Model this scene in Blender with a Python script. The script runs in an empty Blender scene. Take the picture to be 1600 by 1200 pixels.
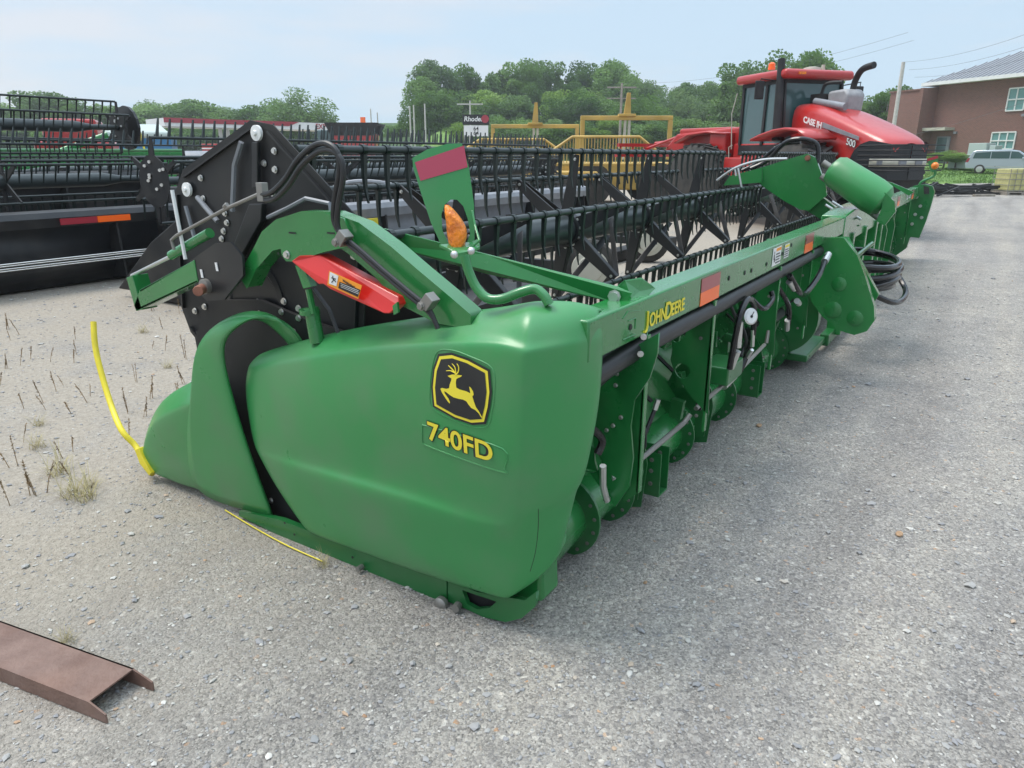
import bpy, bmesh, math, random
from mathutils import Vector, Matrix
from mathutils.bvhtree import BVHTree
random.seed(7)
S=bpy.context.scene
COL=S.collection
R=math.radians
V=Vector
# ------------------------------------------------------------------ materials
def mat(name,col,rough=.5,metal=0.,noise=0.,nscale=8.,bump=0.,bscale=40.,col2=None,spec=.5,coat=0.,dirt=0.,rvar=0.,dcol=(.2,.18,.15)):
    m=bpy.data.materials.new(name);m.use_nodes=True;nt=m.node_tree;b=nt.nodes['Principled BSDF']
    b.inputs['Base Color'].default_value=(*col,1);b.inputs['Roughness'].default_value=rough;b.inputs['Metallic'].default_value=metal
    b.inputs['Specular IOR Level'].default_value=spec
    if coat: b.inputs['Coat Weight'].default_value=coat;b.inputs['Coat Roughness'].default_value=.15
    g=nt.nodes.new('ShaderNodeNewGeometry')
    def nz(s,d=5):
        n=nt.nodes.new('ShaderNodeTexNoise');n.inputs['Scale'].default_value=s;n.inputs['Detail'].default_value=d;nt.links.new(g.outputs['Position'],n.inputs['Vector']);return n
    last=None
    if noise or col2:
        n=nz(nscale);cr=nt.nodes.new('ShaderNodeValToRGB');cr.color_ramp.elements[0].position=.35;cr.color_ramp.elements[1].position=.65
        c2=col2 or tuple(min(1,c*(1+noise)) for c in col);c1=col if col2 else tuple(c*(1-noise) for c in col)
        cr.color_ramp.elements[0].color=(*c1,1);cr.color_ramp.elements[1].color=(*c2,1)
        nt.links.new(n.outputs['Fac'],cr.inputs['Fac']);last=cr.outputs['Color']
    if dirt:
        n=nz(3.,8);cr=nt.nodes.new('ShaderNodeValToRGB');cr.color_ramp.elements[0].position=.45;cr.color_ramp.elements[1].position=.8
        cr.color_ramp.elements[0].color=(0,0,0,1);cr.color_ramp.elements[1].color=(dirt,dirt,dirt,1);nt.links.new(n.outputs['Fac'],cr.inputs['Fac'])
        mx=nt.nodes.new('ShaderNodeMix');mx.data_type='RGBA';nt.links.new(cr.outputs['Color'],mx.inputs[0])
        if last: nt.links.new(last,mx.inputs[6])
        else: mx.inputs[6].default_value=(*col,1)
        mx.inputs[7].default_value=(*dcol,1);last=mx.outputs[2]
    if last: nt.links.new(last,b.inputs['Base Color'])
    if rvar:
        n=nz(6.,6);mr=nt.nodes.new('ShaderNodeMapRange');mr.inputs['To Min'].default_value=max(.02,rough-rvar);mr.inputs['To Max'].default_value=min(1,rough+rvar)
        nt.links.new(n.outputs['Fac'],mr.inputs['Value']);nt.links.new(mr.outputs['Result'],b.inputs['Roughness'])
    if bump:
        n=nz(bscale,6);bm=nt.nodes.new('ShaderNodeBump');bm.inputs['Strength'].default_value=bump;bm.inputs['Distance'].default_value=.02
        nt.links.new(n.outputs['Fac'],bm.inputs['Height']);nt.links.new(bm.outputs['Normal'],b.inputs['Normal'])
    return m
M=dict(
 shield=mat('green_plastic',(.036,.245,.068),.32,bump=.04,bscale=250,dirt=.6,rvar=.12,dcol=(.13,.21,.12),spec=.6),
 green=mat('green_paint',(.018,.185,.042),.26,coat=.6,noise=.12,nscale=2,dirt=.14,rvar=.08,dcol=(.1,.12,.08)),
 dgreen=mat('green_frame',(.013,.14,.034),.3,coat=.35,noise=.15,nscale=2,dirt=.2,rvar=.08),
 yellow=mat('yellow_paint',(.72,.58,.03),.45,noise=.1),
 decaly=mat('yellow_decal',(.78,.64,.04),.5),
 black=mat('black_paint',(.013,.014,.016),.36,dirt=.12,rvar=.1,spec=.5),
 blackm=mat('black_matte',(.011,.011,.012),.6,dirt=.15,rvar=.15),
 poly=mat('black_tine',(.012,.02,.018),.38,spec=.5),
 bar=mat('bar_paint',(.045,.055,.055),.33,metal=.2,rvar=.1),
 rubber=mat('hose_rubber',(.02,.02,.021),.42,bump=.05,bscale=300),
 vinyl=mat('black_vinyl',(.01,.01,.011),.18),
 steel=mat('zinc_steel',(.62,.62,.6),.32,metal=.9,rvar=.12),
 dull=mat('dull_steel',(.28,.27,.25),.5,metal=.7,dirt=.5,rvar=.15),
 white=mat('white_paint',(.75,.75,.73),.5,dirt=.15),
 red=mat('red_paint',(.62,.018,.012),.35,coat=.3,rvar=.1),
 tred=mat('tractor_red',(.42,.014,.012),.34,coat=.5,dirt=.25,rvar=.1,dcol=(.35,.12,.1)),
 refr=mat('red_reflector',(.33,.02,.035),.35,coat=.6),
 refo=mat('orange_reflector',(1.,.14,.005),.4,coat=.4),
 reflp=mat('pink_reflector',(.42,.035,.075),.3,coat=.7),
 amber=mat('amber_lens',(.9,.2,.0),.22,coat=.5,noise=.35,nscale=45,bump=.5,bscale=90),
 orange=mat('orange_label',(.85,.3,.02),.5),
 rust=mat('rusty_steel',(.2,.125,.1),.62,col2=(.14,.08,.062),nscale=9,bump=.25,bscale=60,dirt=.35,dcol=(.24,.1,.045)),
 clay=mat('clay_stone',(.42,.27,.16),.9,noise=.35,nscale=30),
 rpin=mat('rusty_pin',(.2,.08,.05),.7,noise=.3),
 belt=mat('dusty_belt',(.17,.145,.12),.85,noise=.25,nscale=5,bump=.2),
 glassd=mat('cab_glass',(.05,.10,.10),.06,coat=.6),
 tyre=mat('tyre_rubber',(.035,.033,.03),.8,noise=.25,dirt=.4,dcol=(.14,.12,.1)),
 grille=mat('grille_black',(.018,.019,.021),.45,bump=.3,bscale=30),
 silver=mat('silver_car',(.45,.5,.55),.3,metal=.5,coat=.6),
 brick=None, roofm=mat('metal_roof',(.30,.31,.33),.45,metal=.3),
 syel=mat('scraper_yellow',(.52,.34,.08),.55,dirt=.4,noise=.2,nscale=1.5),
 blue=mat('blue_paint',(.03,.16,.33),.4,coat=.3,dirt=.2),
 tarp=mat('pale_tarp',(.42,.49,.46),.6),
 grey=mat('grey_plastic',(.3,.3,.31),.5,noise=.1),
 lgrey=mat('pale_grey',(.22,.23,.25),.4,noise=.1,dirt=.2),
 wood=mat('weathered_pole',(.27,.24,.2),.85,noise=.2),
 conc=mat('concrete_pole',(.5,.48,.44),.8,noise=.1),
 ibcy=mat('yellowed_tank',(.5,.47,.2),.5,noise=.1),
 cream=mat('cream_hub',(.48,.46,.38),.55,dirt=.3),
 weed=mat('dry_weed',(.26,.18,.10),.9,noise=.4,nscale=20),
 weedg=mat('straw_weed',(.34,.29,.14),.9,noise=.3,nscale=20),
 wgreen=mat('window_green',(.12,.27,.25),.12,coat=.5),
 field=mat('tan_field',(.42,.37,.25),.9,noise=.15,nscale=.2),
 wire=mat('wire',(.12,.12,.13),.6),
)
def brickmat():
    m=bpy.data.materials.new('brown_brick');m.use_nodes=True;nt=m.node_tree;b=nt.nodes['Principled BSDF']
    tc=nt.nodes.new('ShaderNodeTexCoord');br=nt.nodes.new('ShaderNodeTexBrick')
    br.inputs['Color1'].default_value=(.215,.092,.070,1);br.inputs['Color2'].default_value=(.17,.076,.058,1);br.inputs['Mortar'].default_value=(.24,.19,.165,1)
    br.inputs['Scale'].default_value=1;br.inputs['Brick Width'].default_value=.24;br.inputs['Row Height'].default_value=.08;br.inputs['Mortar Size'].default_value=.008
    cx=nt.nodes.new('ShaderNodeSeparateXYZ');cb=nt.nodes.new('ShaderNodeCombineXYZ');ad=nt.nodes.new('ShaderNodeMath');ad.operation='ADD'
    nt.links.new(tc.outputs['Object'],cx.inputs[0]);nt.links.new(cx.outputs[0],ad.inputs[0]);nt.links.new(cx.outputs[1],ad.inputs[1])
    nt.links.new(ad.outputs[0],cb.inputs[0]);nt.links.new(cx.outputs[2],cb.inputs[1]);nt.links.new(cb.outputs[0],br.inputs['Vector'])
    nt.links.new(br.outputs['Color'],b.inputs['Base Color']);b.inputs['Roughness'].default_value=.85
    return m
M['brick']=brickmat()
def leafmat(name,c1,c2):
    m=bpy.data.materials.new(name);m.use_nodes=True;nt=m.node_tree;b=nt.nodes['Principled BSDF']
    g=nt.nodes.new('ShaderNodeNewGeometry');n=nt.nodes.new('ShaderNodeTexNoise');n.inputs['Scale'].default_value=.35;n.inputs['Detail'].default_value=4
    nt.links.new(g.outputs['Position'],n.inputs['Vector'])
    oi=nt.nodes.new('ShaderNodeObjectInfo');ad=nt.nodes.new('ShaderNodeMath');ad.operation='MULTIPLY_ADD';ad.inputs[1].default_value=.45
    nt.links.new(oi.outputs['Random'],ad.inputs[0]);nt.links.new(n.outputs['Fac'],ad.inputs[2])
    cr=nt.nodes.new('ShaderNodeValToRGB');cr.color_ramp.elements[0].position=.45;cr.color_ramp.elements[1].position=.95
    cr.color_ramp.elements[0].color=(*c1,1);cr.color_ramp.elements[1].color=(*c2,1)
    nt.links.new(ad.outputs[0],cr.inputs['Fac']);nt.links.new(cr.outputs['Color'],b.inputs['Base Color']);b.inputs['Roughness'].default_value=.7
    t=nt.nodes.new('ShaderNodeBsdfTranslucent');nt.links.new(cr.outputs['Color'],t.inputs['Color'])
    mx=nt.nodes.new('ShaderNodeMixShader');mx.inputs[0].default_value=.42;o=nt.nodes['Material Output']
    nt.links.new(b.outputs[0],mx.inputs[1]);nt.links.new(t.outputs[0],mx.inputs[2]);nt.links.new(mx.outputs[0],o.inputs['Surface'])
    return m
M['leaf']=leafmat('leaf_green',(.06,.13,.035),(.16,.29,.06))
M['leafl']=leafmat('leaf_light',(.10,.18,.045),(.22,.35,.07))
M['bark']=mat('bark',(.11,.09,.07),.9,noise=.3)
# ------------------------------------------------------------------ helpers
def tag(o,label=None,cat=None,group=None,kind=None):
    if label:o['label']=label
    if cat:o['category']=cat
    if group:o['group']=group
    if kind:o['kind']=kind
    return o
def empty(name,loc=(0,0,0),rz=0.,label=None,cat=None,group=None):
    o=bpy.data.objects.new(name,None);COL.objects.link(o);o.location=loc;o.rotation_euler=(0,0,rz);o.empty_display_size=.2
    return tag(o,label,cat,group)
class MB:
    def __init__(s): s.v=[];s.f=[]
    def add(s,vs,fs):
        n=len(s.v);s.v+= [tuple(x) for x in vs];s.f+=[tuple(i+n for i in f) for f in fs];return s
    def box(s,c,d,rot=None):
        x,y,z=[k/2 for k in d];m=rot or Matrix.Identity(3)
        vs=[V(c)+m@V((a*x,b*y,e*z)) for a in(-1,1) for b in(-1,1) for e in(-1,1)]
        return s.add(vs,[(0,1,3,2),(4,6,7,5),(0,4,5,1),(2,3,7,6),(0,2,6,4),(1,5,7,3)])
    def bb(s,a,b): return s.box([(a[i]+b[i])/2 for i in range(3)],[abs(b[i]-a[i]) for i in range(3)])
    def prism(s,pts,e):
        n=len(pts);e=V(e);vs=[V(p) for p in pts]+[V(p)+e for p in pts]
        return s.add(vs,[tuple(range(n))[::-1],tuple(range(n,2*n))]+[(i,(i+1)%n,(i+1)%n+n,i+n) for i in range(n)])
    def tube(s,path,r,seg=10,cap=True,inner=None):
        P=[V(p) for p in path];n=len(P);rs=r if isinstance(r,(list,tuple)) else [r]*n
        t0=(P[1]-P[0]).normalized();u=t0.orthogonal().normalized();vs=[];fs=[]
        for i in range(n):
            t=(P[min(i+1,n-1)]-P[max(i-1,0)]).normalized();u=(u-t*u.dot(t)).normalized();w=t.cross(u)
            for k in range(seg):
                a=2*math.pi*k/seg;vs.append(P[i]+(u*math.cos(a)+w*math.sin(a))*rs[i])
        for i in range(n-1):
            for k in range(seg): fs.append((i*seg+k,i*seg+(k+1)%seg,(i+1)*seg+(k+1)%seg,(i+1)*seg+k))
        if cap: fs+= [tuple(range(seg))[::-1],tuple(range((n-1)*seg,n*seg))]
        return s.add(vs,fs)
    def cyl(s,a,b,r,seg=16): return s.tube([a,b],r,seg)
    def lathe(s,c,ax,prof,seg=24):
        ax=V(ax).normalized();u=ax.orthogonal().normalized();w=ax.cross(u);vs=[];n=len(prof)
        for h,r in prof:
            for k in range(seg):
                a=2*math.pi*k/seg;vs.append(V(c)+ax*h+(u*math.cos(a)+w*math.sin(a))*r)
        fs=[(i*seg+k,i*seg+(k+1)%seg,(i+1)*seg+(k+1)%seg,(i+1)*seg+k) for i in range(n-1) for k in range(seg)]
        fs+=[tuple(range(seg))[::-1],tuple(range((n-1)*seg,n*seg))]
        return s.add(vs,fs)
    def grid(s,rows):
        m=len(rows[0]);vs=[p for r in rows for p in r]
        return s.add(vs,[(i*m+j,i*m+j+1,(i+1)*m+j+1,(i+1)*m+j) for i in range(len(rows)-1) for j in range(m-1)])
    def ball(s,c,r,seg=10,sc=(1,1,1)):
        pr=[(-math.cos(math.pi*i/6)*1.0,max(.02,math.sin(math.pi*i/6))) for i in range(7)]
        n=len(s.v);s.lathe((0,0,0),(0,0,1),pr,seg)
        for i in range(n,len(s.v)):
            x,y,z=s.v[i];s.v[i]=(c[0]+x*r*sc[0],c[1]+y*r*sc[1],c[2]+z*r*sc[2])
        return s
    def build(s,name,m,parent=None,smooth=False,bevel=0,sub=0,solid=0,auto=True,seg=2):
        me=bpy.data.meshes.new(name);me.from_pydata(s.v,[],s.f)
        bm=bmesh.new();bm.from_mesh(me);bmesh.ops.recalc_face_normals(bm,faces=bm.faces);bm.to_mesh(me);bm.free()
        o=bpy.data.objects.new(name,me);COL.objects.link(o)
        me.materials.append(m if not isinstance(m,str) else M[m])
        if parent:
            o.parent=parent
            if not s.__dict__.get('loc'): o.location=-root_off(parent)
        if solid: k=o.modifiers.new('s','SOLIDIFY');k.thickness=solid;k.offset=0
        if bevel: k=o.modifiers.new('b','BEVEL');k.width=bevel;k.segments=seg;k.limit_method='ANGLE';k.angle_limit=R(40);k.harden_normals=False
        if sub: k=o.modifiers.new('u','SUBSURF');k.levels=sub;k.render_levels=sub
        if smooth or sub:
            for p in me.polygons:p.use_smooth=True
            if not sub and auto:
                try: me.set_sharp_from_angle(angle=R(35))
                except Exception: pass
        return o
    def L(s): s.loc=True;return s
def P(name,m,parent,fn,**k):
    b=MB();fn(b);return b.build(name,m,parent,**k)
def baked(me,name):
    return me
def curve_mesh(name,splines,thick):
    c=bpy.data.curves.new(name,'CURVE');c.dimensions='2D';c.fill_mode='BOTH';c.extrude=thick/2
    for sp in splines:
        q=c.splines.new('POLY');q.points.add(len(sp)-1)
        for i,p in enumerate(sp): q.points[i].co=(p[0],p[1],0,1)
        q.use_cyclic_u=True
    o=bpy.data.objects.new(name,c);COL.objects.link(o)
    me=bpy.data.meshes.new_from_object(o.evaluated_get(bpy.context.evaluated_depsgraph_get()))
    bpy.data.objects.remove(o);return me
def text_mesh(txt,size=1.,thick=0.,bold=0.,align='LEFT'):
    c=bpy.data.curves.new('lettering','FONT');c.body=txt;c.size=size;c.extrude=thick;c.offset=bold;c.align_x=align
    o=bpy.data.objects.new('lettering',c);COL.objects.link(o)
    me=bpy.data.meshes.new_from_object(o.evaluated_get(bpy.context.evaluated_depsgraph_get()))
    bpy.data.objects.remove(o);return me
def root_off(parent):
    off=V((0,0,0));q=parent
    while q: off+=q.location;q=q.parent
    return off
def put(me,name,m,parent,mtx,local=False):
    me.transform(mtx);o=bpy.data.objects.new(name,me);COL.objects.link(o);me.materials.clear();me.materials.append(M[m] if isinstance(m,str) else m)
    if parent:
        o.parent=parent
        if not local:o.location=-root_off(parent)
    return o
def frame(o,r,u):
    r=V(r);u=V(u);n=r.normalized().cross(u.normalized())
    m=Matrix.Identity(4)
    for i in range(3): m[i][0]=r[i];m[i][1]=u[i];m[i][2]=n[i];m[i][3]=o[i]
    return m
def plate(name,yz,holes,x,th,m,parent,bevel=.004):
    """plate in a plane X = x with real holes; yz outline and holes as (y, z)"""
    me=curve_mesh(name,[yz]+holes,th)
    mt=Matrix(((0,0,1,x),(1,0,0,0),(0,1,0,0),(0,0,0,1)))
    o=put(me,name,m,parent,mt)
    return o
def ring(cy,cz,r,n=20,sy=1,rot=0):
    return [(cy+r*sy*math.cos(2*math.pi*k/n)*math.cos(rot)-r*math.sin(2*math.pi*k/n)*math.sin(rot),cz+r*sy*math.cos(2*math.pi*k/n)*math.sin(rot)+r*math.sin(2*math.pi*k/n)*math.cos(rot)) for k in range(n)]
def spline(pts,n=6):
    P_=[V(p) for p in pts];o=[]
    for i in range(len(P_)-1):
        a=P_[max(i-1,0)];b=P_[i];c=P_[i+1];d=P_[min(i+2,len(P_)-1)]
        for k in range(n):
            t=k/n;o.append(.5*((2*b)+(c-a)*t+(2*a-5*b+4*c-d)*t*t+(3*b-a-3*c+d)*t**3))
    o.append(P_[-1]);return o
def bolt(b,c,ax=(-1,0,0),r=.012,h=.01):
    b.lathe(c,ax,[(0,r*1.4),(h*.25,r*1.4),(h*.25,r),(h,r)],8)
# ================================================================== the green header
H=empty('combine_header',(0,0,0),0,'long green draper header with black tined reel, leaping-deer emblem and 740FD on its near end','combine header')
BY,BZ=-.3,1.24          # rear top edge of the beam
# ---- top beam
b=MB();b.bb((.0,BY,1.095),(5.0,BY+.12,BZ));b.bb((5.0,BY,1.07),(12.3,BY+.12,BZ));beam=b.build('top_beam','green',H,bevel=.008,smooth=True)
b=MB()
b.prism([(4.85,BY-.006,1.0),(4.85,BY-.006,1.25),(5.3,BY-.006,1.28),(6.1,BY-.006,1.29),(6.9,BY-.006,1.28),(7.4,BY-.006,1.25),(7.4,BY-.006,1.0)],(0,.2,0));b.build('beam_reinforcement','green',H,bevel=.01,smooth=True)
# pressed outline and bolt holes on the beam
b=MB()
for x,z in((.33,1.155),(1.52,1.17),(1.8,1.16),(1.93,1.155),(2.85,1.2),(2.62,1.17),(3.3,1.19),(3.55,1.15),(2.25,1.15)):
    b.lathe((x,BY,z),(0,-1,0),[(0,.012),(.004,.012)],10)
b.build('bolt_hole','blackm',beam)
b=MB()
for p in([(.26,1.2),(.3,1.218),(.42,1.2)],[(.27,1.12),(.38,1.118)],[(.31,1.182),(.375,1.18),(.375,1.14)]):
    b.tube([(x,BY-.001,z) for x,z in p],.0022,5)
b.build('pressed_seam','green',beam)
def sticker(name,x0,x1,z0,z1,m,lab=None,pr=beam,y=BY-.003):
    b=MB();b.bb((x0,y,z0),(x1,y+.002,z1));o=b.build(name,m,pr)
    if lab:o['label']=lab
    return o
for x in(1.1,3.28,9.0,11.0):
    sticker('reflector',x,x+.27,1.16,1.222,'refr','dark red reflective strip');sticker('reflector',x,x+.27,1.098,1.16,'refo','bright orange reflective strip')
# lettering: brand on beam
def ltr(t,x,z,s,m='decaly',pr=beam,y=BY-.003,nm='beam_lettering',bold=.0015):
    put(text_mesh(t,s,.0008,bold),nm,m,pr,frame((x,y,z),(1,0,0),(0,0,1)))
b=MB();b.tube([(.487,BY-.003,1.186),(.487,BY-.003,1.13),(.482,BY-.003,1.115),(.470,BY-.003,1.108),(.458,BY-.003,1.112)],.0048,6);b.build('beam_lettering','decaly',beam)
ltr('OHN',.507,1.121,.074);ltr('D',.668,1.118,.1);ltr('EERE',.735,1.123,.074)
# warning decals on beam
def decal(x0,z0,w,h,pr,y,head='orange',rows=4,pic=True):
    sticker('warning_decal',x0,x0+w,z0,z0+h,'white','small white and orange warning decal',pr,y)
    b=MB();px0=x0+(w*.38 if pic else w*.06);b.bb((px0,y-.001,z0+h*.78),(x0+w*.96,y,z0+h*.95))
    b.build('decal_header',head,pr)
    b=MB()
    for i in range(rows): b.bb((px0,y-.001,z0+h*(.1+i*.16)),(x0+w*(.94-.1*(i%2)),y,z0+h*(.17+i*.16)))
    if pic:
        b.ball((x0+w*.18,y,z0+h*.75),h*.08,8,(1,.1,1));b.bb((x0+w*.12,y-.001,z0+h*.35),(x0+w*.22,y,z0+h*.65));b.bb((x0+w*.2,y-.001,z0+h*.2),(x0+w*.3,y,z0+h*.42))
    b.build('decal_print','blackm',pr)
decal(2.37,1.12,.2,.105,beam,BY-.004);decal(2.66,1.135,.12,.085,beam,BY-.004,'decaly',4,False)
decal(10.2,1.13,.2,.09,beam,BY-.004);decal(10.6,1.13,.16,.09,beam,BY-.004)
# ---- pipe below beam
b=MB();b.tube([(.02,-.24,1.0),(.5,-.27,1.04),(4.2,-.27,1.04)],.042,14);pp=b.build('hydraulic_pipe','rubber',H,smooth=True)
b=MB();b.tube(spline([(.0,-.2,.93),(.3,-.23,.99),(.55,-.22,1.03),(1.3,-.22,1.0),(2.2,-.2,1.01)]),.025,10);b.tube(spline([(.0,-.17,.87),(.35,-.2,.95),(.6,-.2,1.0),(1.4,-.2,.99)]),.022,10);b.build('hydraulic_hose','rubber',H,smooth=True)
# ---- lower tube, cone, flanges
b=MB();b.tube([(.06,.1,.17),(.5,.1,.175),(12.2,.1,.175)],[.165,.14,.14],28);tube=b.build('lower_tube','green',H,smooth=True)
b=MB();b.grid([[(x,-.10+.1*(i/3),.62-.2*i) for i in range(4)] for x in(.02,.28)]);b.prism([(.02,-.1,.6),(.02,-.13,.1),(.02,.2,.04),(.02,.2,.6)],(.14,0,0));b.build('tube_end_casing','green',H,bevel=.02,smooth=True)
for x in(.55,.93,1.78,2.62,3.35,4.1,7.6,8.6,9.6,10.6,11.6):
    fl=P('tube_flange','dgreen',H,lambda b:(b.lathe((x,.09,.185),(1,0,0),[(0,.2),(.012,.2)],32),b.lathe((x+.05,.09,.185),(1,0,0),[(0,.17),(.01,.17)],32)),smooth=True)
    b=MB()
    for k in range(10):
        a=R(150+k*22);bolt(b,(x-.001,.09+.175*math.cos(a),.185+.175*math.sin(a)),(-1,0,0),.007,.006)
    b.build('flange_bolt','dull',fl)
# ---- back sheet behind the frame
prof=[(-.02,1.1),(.18,1.0),(.34,.8),(.3,.6),(.07,.31)]
b=MB();b.grid([[(x,y,z) for y,z in prof] for x in(7.4,12.2)]);b.build('back_sheet','green',H,smooth=True,solid=.006)
b=MB();b.grid([[(x,y,z) for y,z in prof] for x in(.02,4.75)]);sheet=b.build('back_sheet','green',H,smooth=True,solid=.006)
b=MB()
def on(t): # point on sheet
    t=t*(len(prof)-1);i=min(int(t),len(prof)-2);f=t-i;return prof[i][0]+(prof[i+1][0]-prof[i][0])*f-.006,prof[i][1]+(prof[i+1][1]-prof[i][1])*f
for x in(.75,1.12,1.55,2.05,2.4,3.0,3.5,8.2,9.1,10.1):
    y0,z0=on(.78);y1,z1=on(.93);b.prism([(x,y0,z0),(x+.04,y0,z0),(x+.16,y1,z1),(x+.12,y1,z1)],(0,-.006,.004))
b.build('sheet_slot','blackm',sheet)
b=MB();y0,z0=on(.15);b.prism([(.95,y0-.02,z0+.03),(1.05,y0-.02,z0+.03),(1.05,y0,z0-.05),(.95,y0,z0-.05)],(0,-.004,0));b.build('data_label','white',sheet)
# ---- uprights with holes: rear flange and plate
def upright(x,i):
    out=[(-0.289,1.088),(-0.295,1.026),(-0.319,0.515),(-0.295,0.534),(-0.242,0.578),(-0.187,0.636),(-0.124,0.72),(-0.104,0.767),(-0.11,0.825),(-0.103,0.874),(-0.112,0.973)] if i else [(-.3,1.1),(-.3,.42),(-.24,.36),(-.22,.5),(-.22,1.1)]
    holes=[ring(-.17,.72,.04,14,1.0),ring(-.14,.9,.025,12,1.8,R(-50))] if i else []
    u=plate('upright',out,holes,x,.01,'dgreen',H)
    P('upright_flange','green',u,lambda b:b.bb((x-.005,-.305,.42),(x+.028,-.29,1.09)),bevel=.003)
    b=MB()
    for y,z in((-.25,1.02),(-.25,.9),(-.26,.5)): bolt(b,(x-.005,y,z),(-1,0,0),.007,.008)
    b.build('bolt','dull',u)
for i,x in enumerate((.5,1.32,2.62,3.6,8.9,10.9)): upright(x,i)
# first, hooked plate nearest the end shield
out=[(-0.135,0.954),(-0.371,1.121),(-0.371,1.042),(-0.346,0.942),(-0.289,0.841),(-0.279,0.732),(-0.297,0.599),(-0.287,0.47),(-0.23,0.362),(-0.178,0.412),(-0.129,0.545),(-0.107,0.738)]
hp=plate('hooked_upright',out,[ring(-.1,.55,.062,22)],.44,.012,'dgreen',H)
b=MB()
for q in [(0.43,-0.212,0.938),(0.43,-0.209,0.89),(0.43,-0.238,0.762),(0.43,-0.206,0.72),(0.43,-0.179,0.695)]: bolt(b,q,(-1,0,0),.007,.008)
for q in [(0.4,-0.318,1.041),(0.4,-0.327,1.108)]: bolt(b,q,(-1,-.3,0),.009,.012)
b.build('bolt','steel',hp)
for x in(.93,1.95,3.1,9.9,11.7):
    r_=plate('tube_rib',[(.1,.42),(.02,.5),(-.05,.48),(-.1,.4),(-.12,.3),(-.1,.06),(.06,.02),(.2,.1),(.24,.3)],[ring(.02,.4,.02,10)],x+.12,.01,'dgreen',H)
    b=MB()
    for y,z in((-.04,.44),(-.07,.36),(-.09,.24),(-.08,.14)): bolt(b,(x+.113,y,z),(-1,0,0),.006,.006)
    b.build('bolt','dull',r_)
for x,w_ in((.75,.09),(1.5,.1),(2.3,.08),(3.3,.1)):
    b=MB();q=V((x,-.02,.86));b.box(q,(w_,.05,.16),Matrix.Rotation(R(20),3,'X'));b.build('stiffener','green',H,bevel=.006)
b=MB()
for k,(x,dy) in enumerate(((.55,0),(1.4,.01),(2.75,.0))): b.tube(spline([(x,-.1,1.06),(x+.08,-.13,.95),(x+.3,-.1,.9),(x+.5,-.12,.98),(x+.7,-.1,1.06)]),.011,7)
b.build('looped_hose','rubber',H,smooth=True)
rq=random.Random(12)
for i_ in range(16):
    x=rq.choice((.68,1.5,2.05,2.35,2.8,3.2,3.45,3.8))+rq.uniform(-.06,.1);t_=rq.uniform(.1,.9);y_,z_=rq.uniform(-.12,.0),rq.uniform(.4,.98)
    b=MB();b.box((x,y_,z_),(rq.uniform(.02,.09),rq.uniform(.03,.08),rq.uniform(.04,.12)),Matrix.Rotation(rq.uniform(-.4,.4),3,'X'));bolt(b,(x-.02,y_-.05,z_),(-.6,-1,0),.008,.02);b.build('mount_bracket','dgreen',H,bevel=.004)
for i_,(x,z_) in enumerate(((.62,.7),(.8,.55),(1.45,.72),(1.6,.5),(2.2,.75),(2.45,.6),(2.8,.72),(3.1,.55),(3.35,.78),(3.7,.66))):
    b=MB();b.tube(spline([(x,-.1,z_+.2),(x+.05,-.16,z_+.05),(x+.12,-.15,z_-.1),(x+.22,-.1,z_-.12),(x+.3,-.12,z_+.02)]),.011,7);b.build('looped_hose','rubber',H,smooth=True)
    b=MB();b.tube([(x+.3,-.12,z_+.02),(x+.31,-.13,z_+.07)],.014,8);b.build('hose_end','steel',H,smooth=True)
for x in(2.95,3.4,3.75):
    plate('upright_gusset',[(-.28,1.08),(-.28,.8),(-.1,.62),(.06,.7),(.08,.95),(0,1.08)],[ring(-.1,.85,.045,16)],x,.01,'dgreen',H)
b=MB();b.cyl((2.7,-.12,.62),(3.5,-.14,.62),.04,14);b.build('drive_shaft_guard','rubber',H,smooth=True)
# small bolted bracket plates on the tube
for x,px in((1.0,0),(2.0,0)):
    u=plate('tube_bracket',[(.02,.62),(-.04,.66),(-.09,.62),(-.1,.5),(-.1,.36),(-.12,.28),(-.1,.12),(.1,.06),(.2,.3),(.12,.5)],[],x,.01,'dgreen',H)
    b=MB()
    for y,z in((-.05,.62),(-.06,.52),(-.06,.42),(-.06,.35),(-.1,.25)): bolt(b,(x-.005,y,z),(-1,0,0),.007,.007)
    b.build('bolt','dull',u)
for x in(1.13,3.0):
    b=MB();b.bb((x,-.16,.1),(x+.008,-.02,.33));b.bb((x+.11,-.16,.1),(x+.118,-.02,.33));b.bb((x,-.16,.092),(x+.118,-.02,.1));u=b.build('jack_bracket','dgreen',H,bevel=.003)
    b=MB()
    for z in(.29,.23,.16): bolt(b,(x,-.11,z),(-1,0,0),.009,.006);bolt(b,(x+.11,-.11,z),(-1,0,0),.009,.006)
    b.build('bolt','dull',u)
# rods, fittings and gauge between the uprights
b=MB();b.tube([(.5,-.17,.42),(1.3,-.2,.45),(1.34,-.22,.49)],.013,8);b.tube([(1.36,-.24,.52),(2.0,-.26,.55),(2.55,-.27,.6)],.012,8);b.tube([(2.6,-.27,.6),(2.62,-.27,.68)],.012,8);b.build('steel_line','dull',H,smooth=True)
b=MB();b.tube([(1.75,-.26,.535),(1.93,-.265,.55)],.02,10);b.tube([(.3,-.23,.6),(.33,-.22,.5),(.37,-.22,.42),(.42,-.2,.4)],.014,8);b.tube([(.44,-.22,.5),(.46,-.2,.44)],.013,8)
b.tube([(1.69,-.33,.92),(1.7,-.33,.78)],.018,10);b.tube([(1.7,-.33,.76),(1.71,-.3,.66)],.02,10);b.tube([(1.98,-.33,.82),(2.0,-.33,.72)],.012,10);b.tube([(2.0,-.33,.7),(2.02,-.3,.64)],.013,10);b.build('hose_fitting','steel',H,smooth=True)
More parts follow.
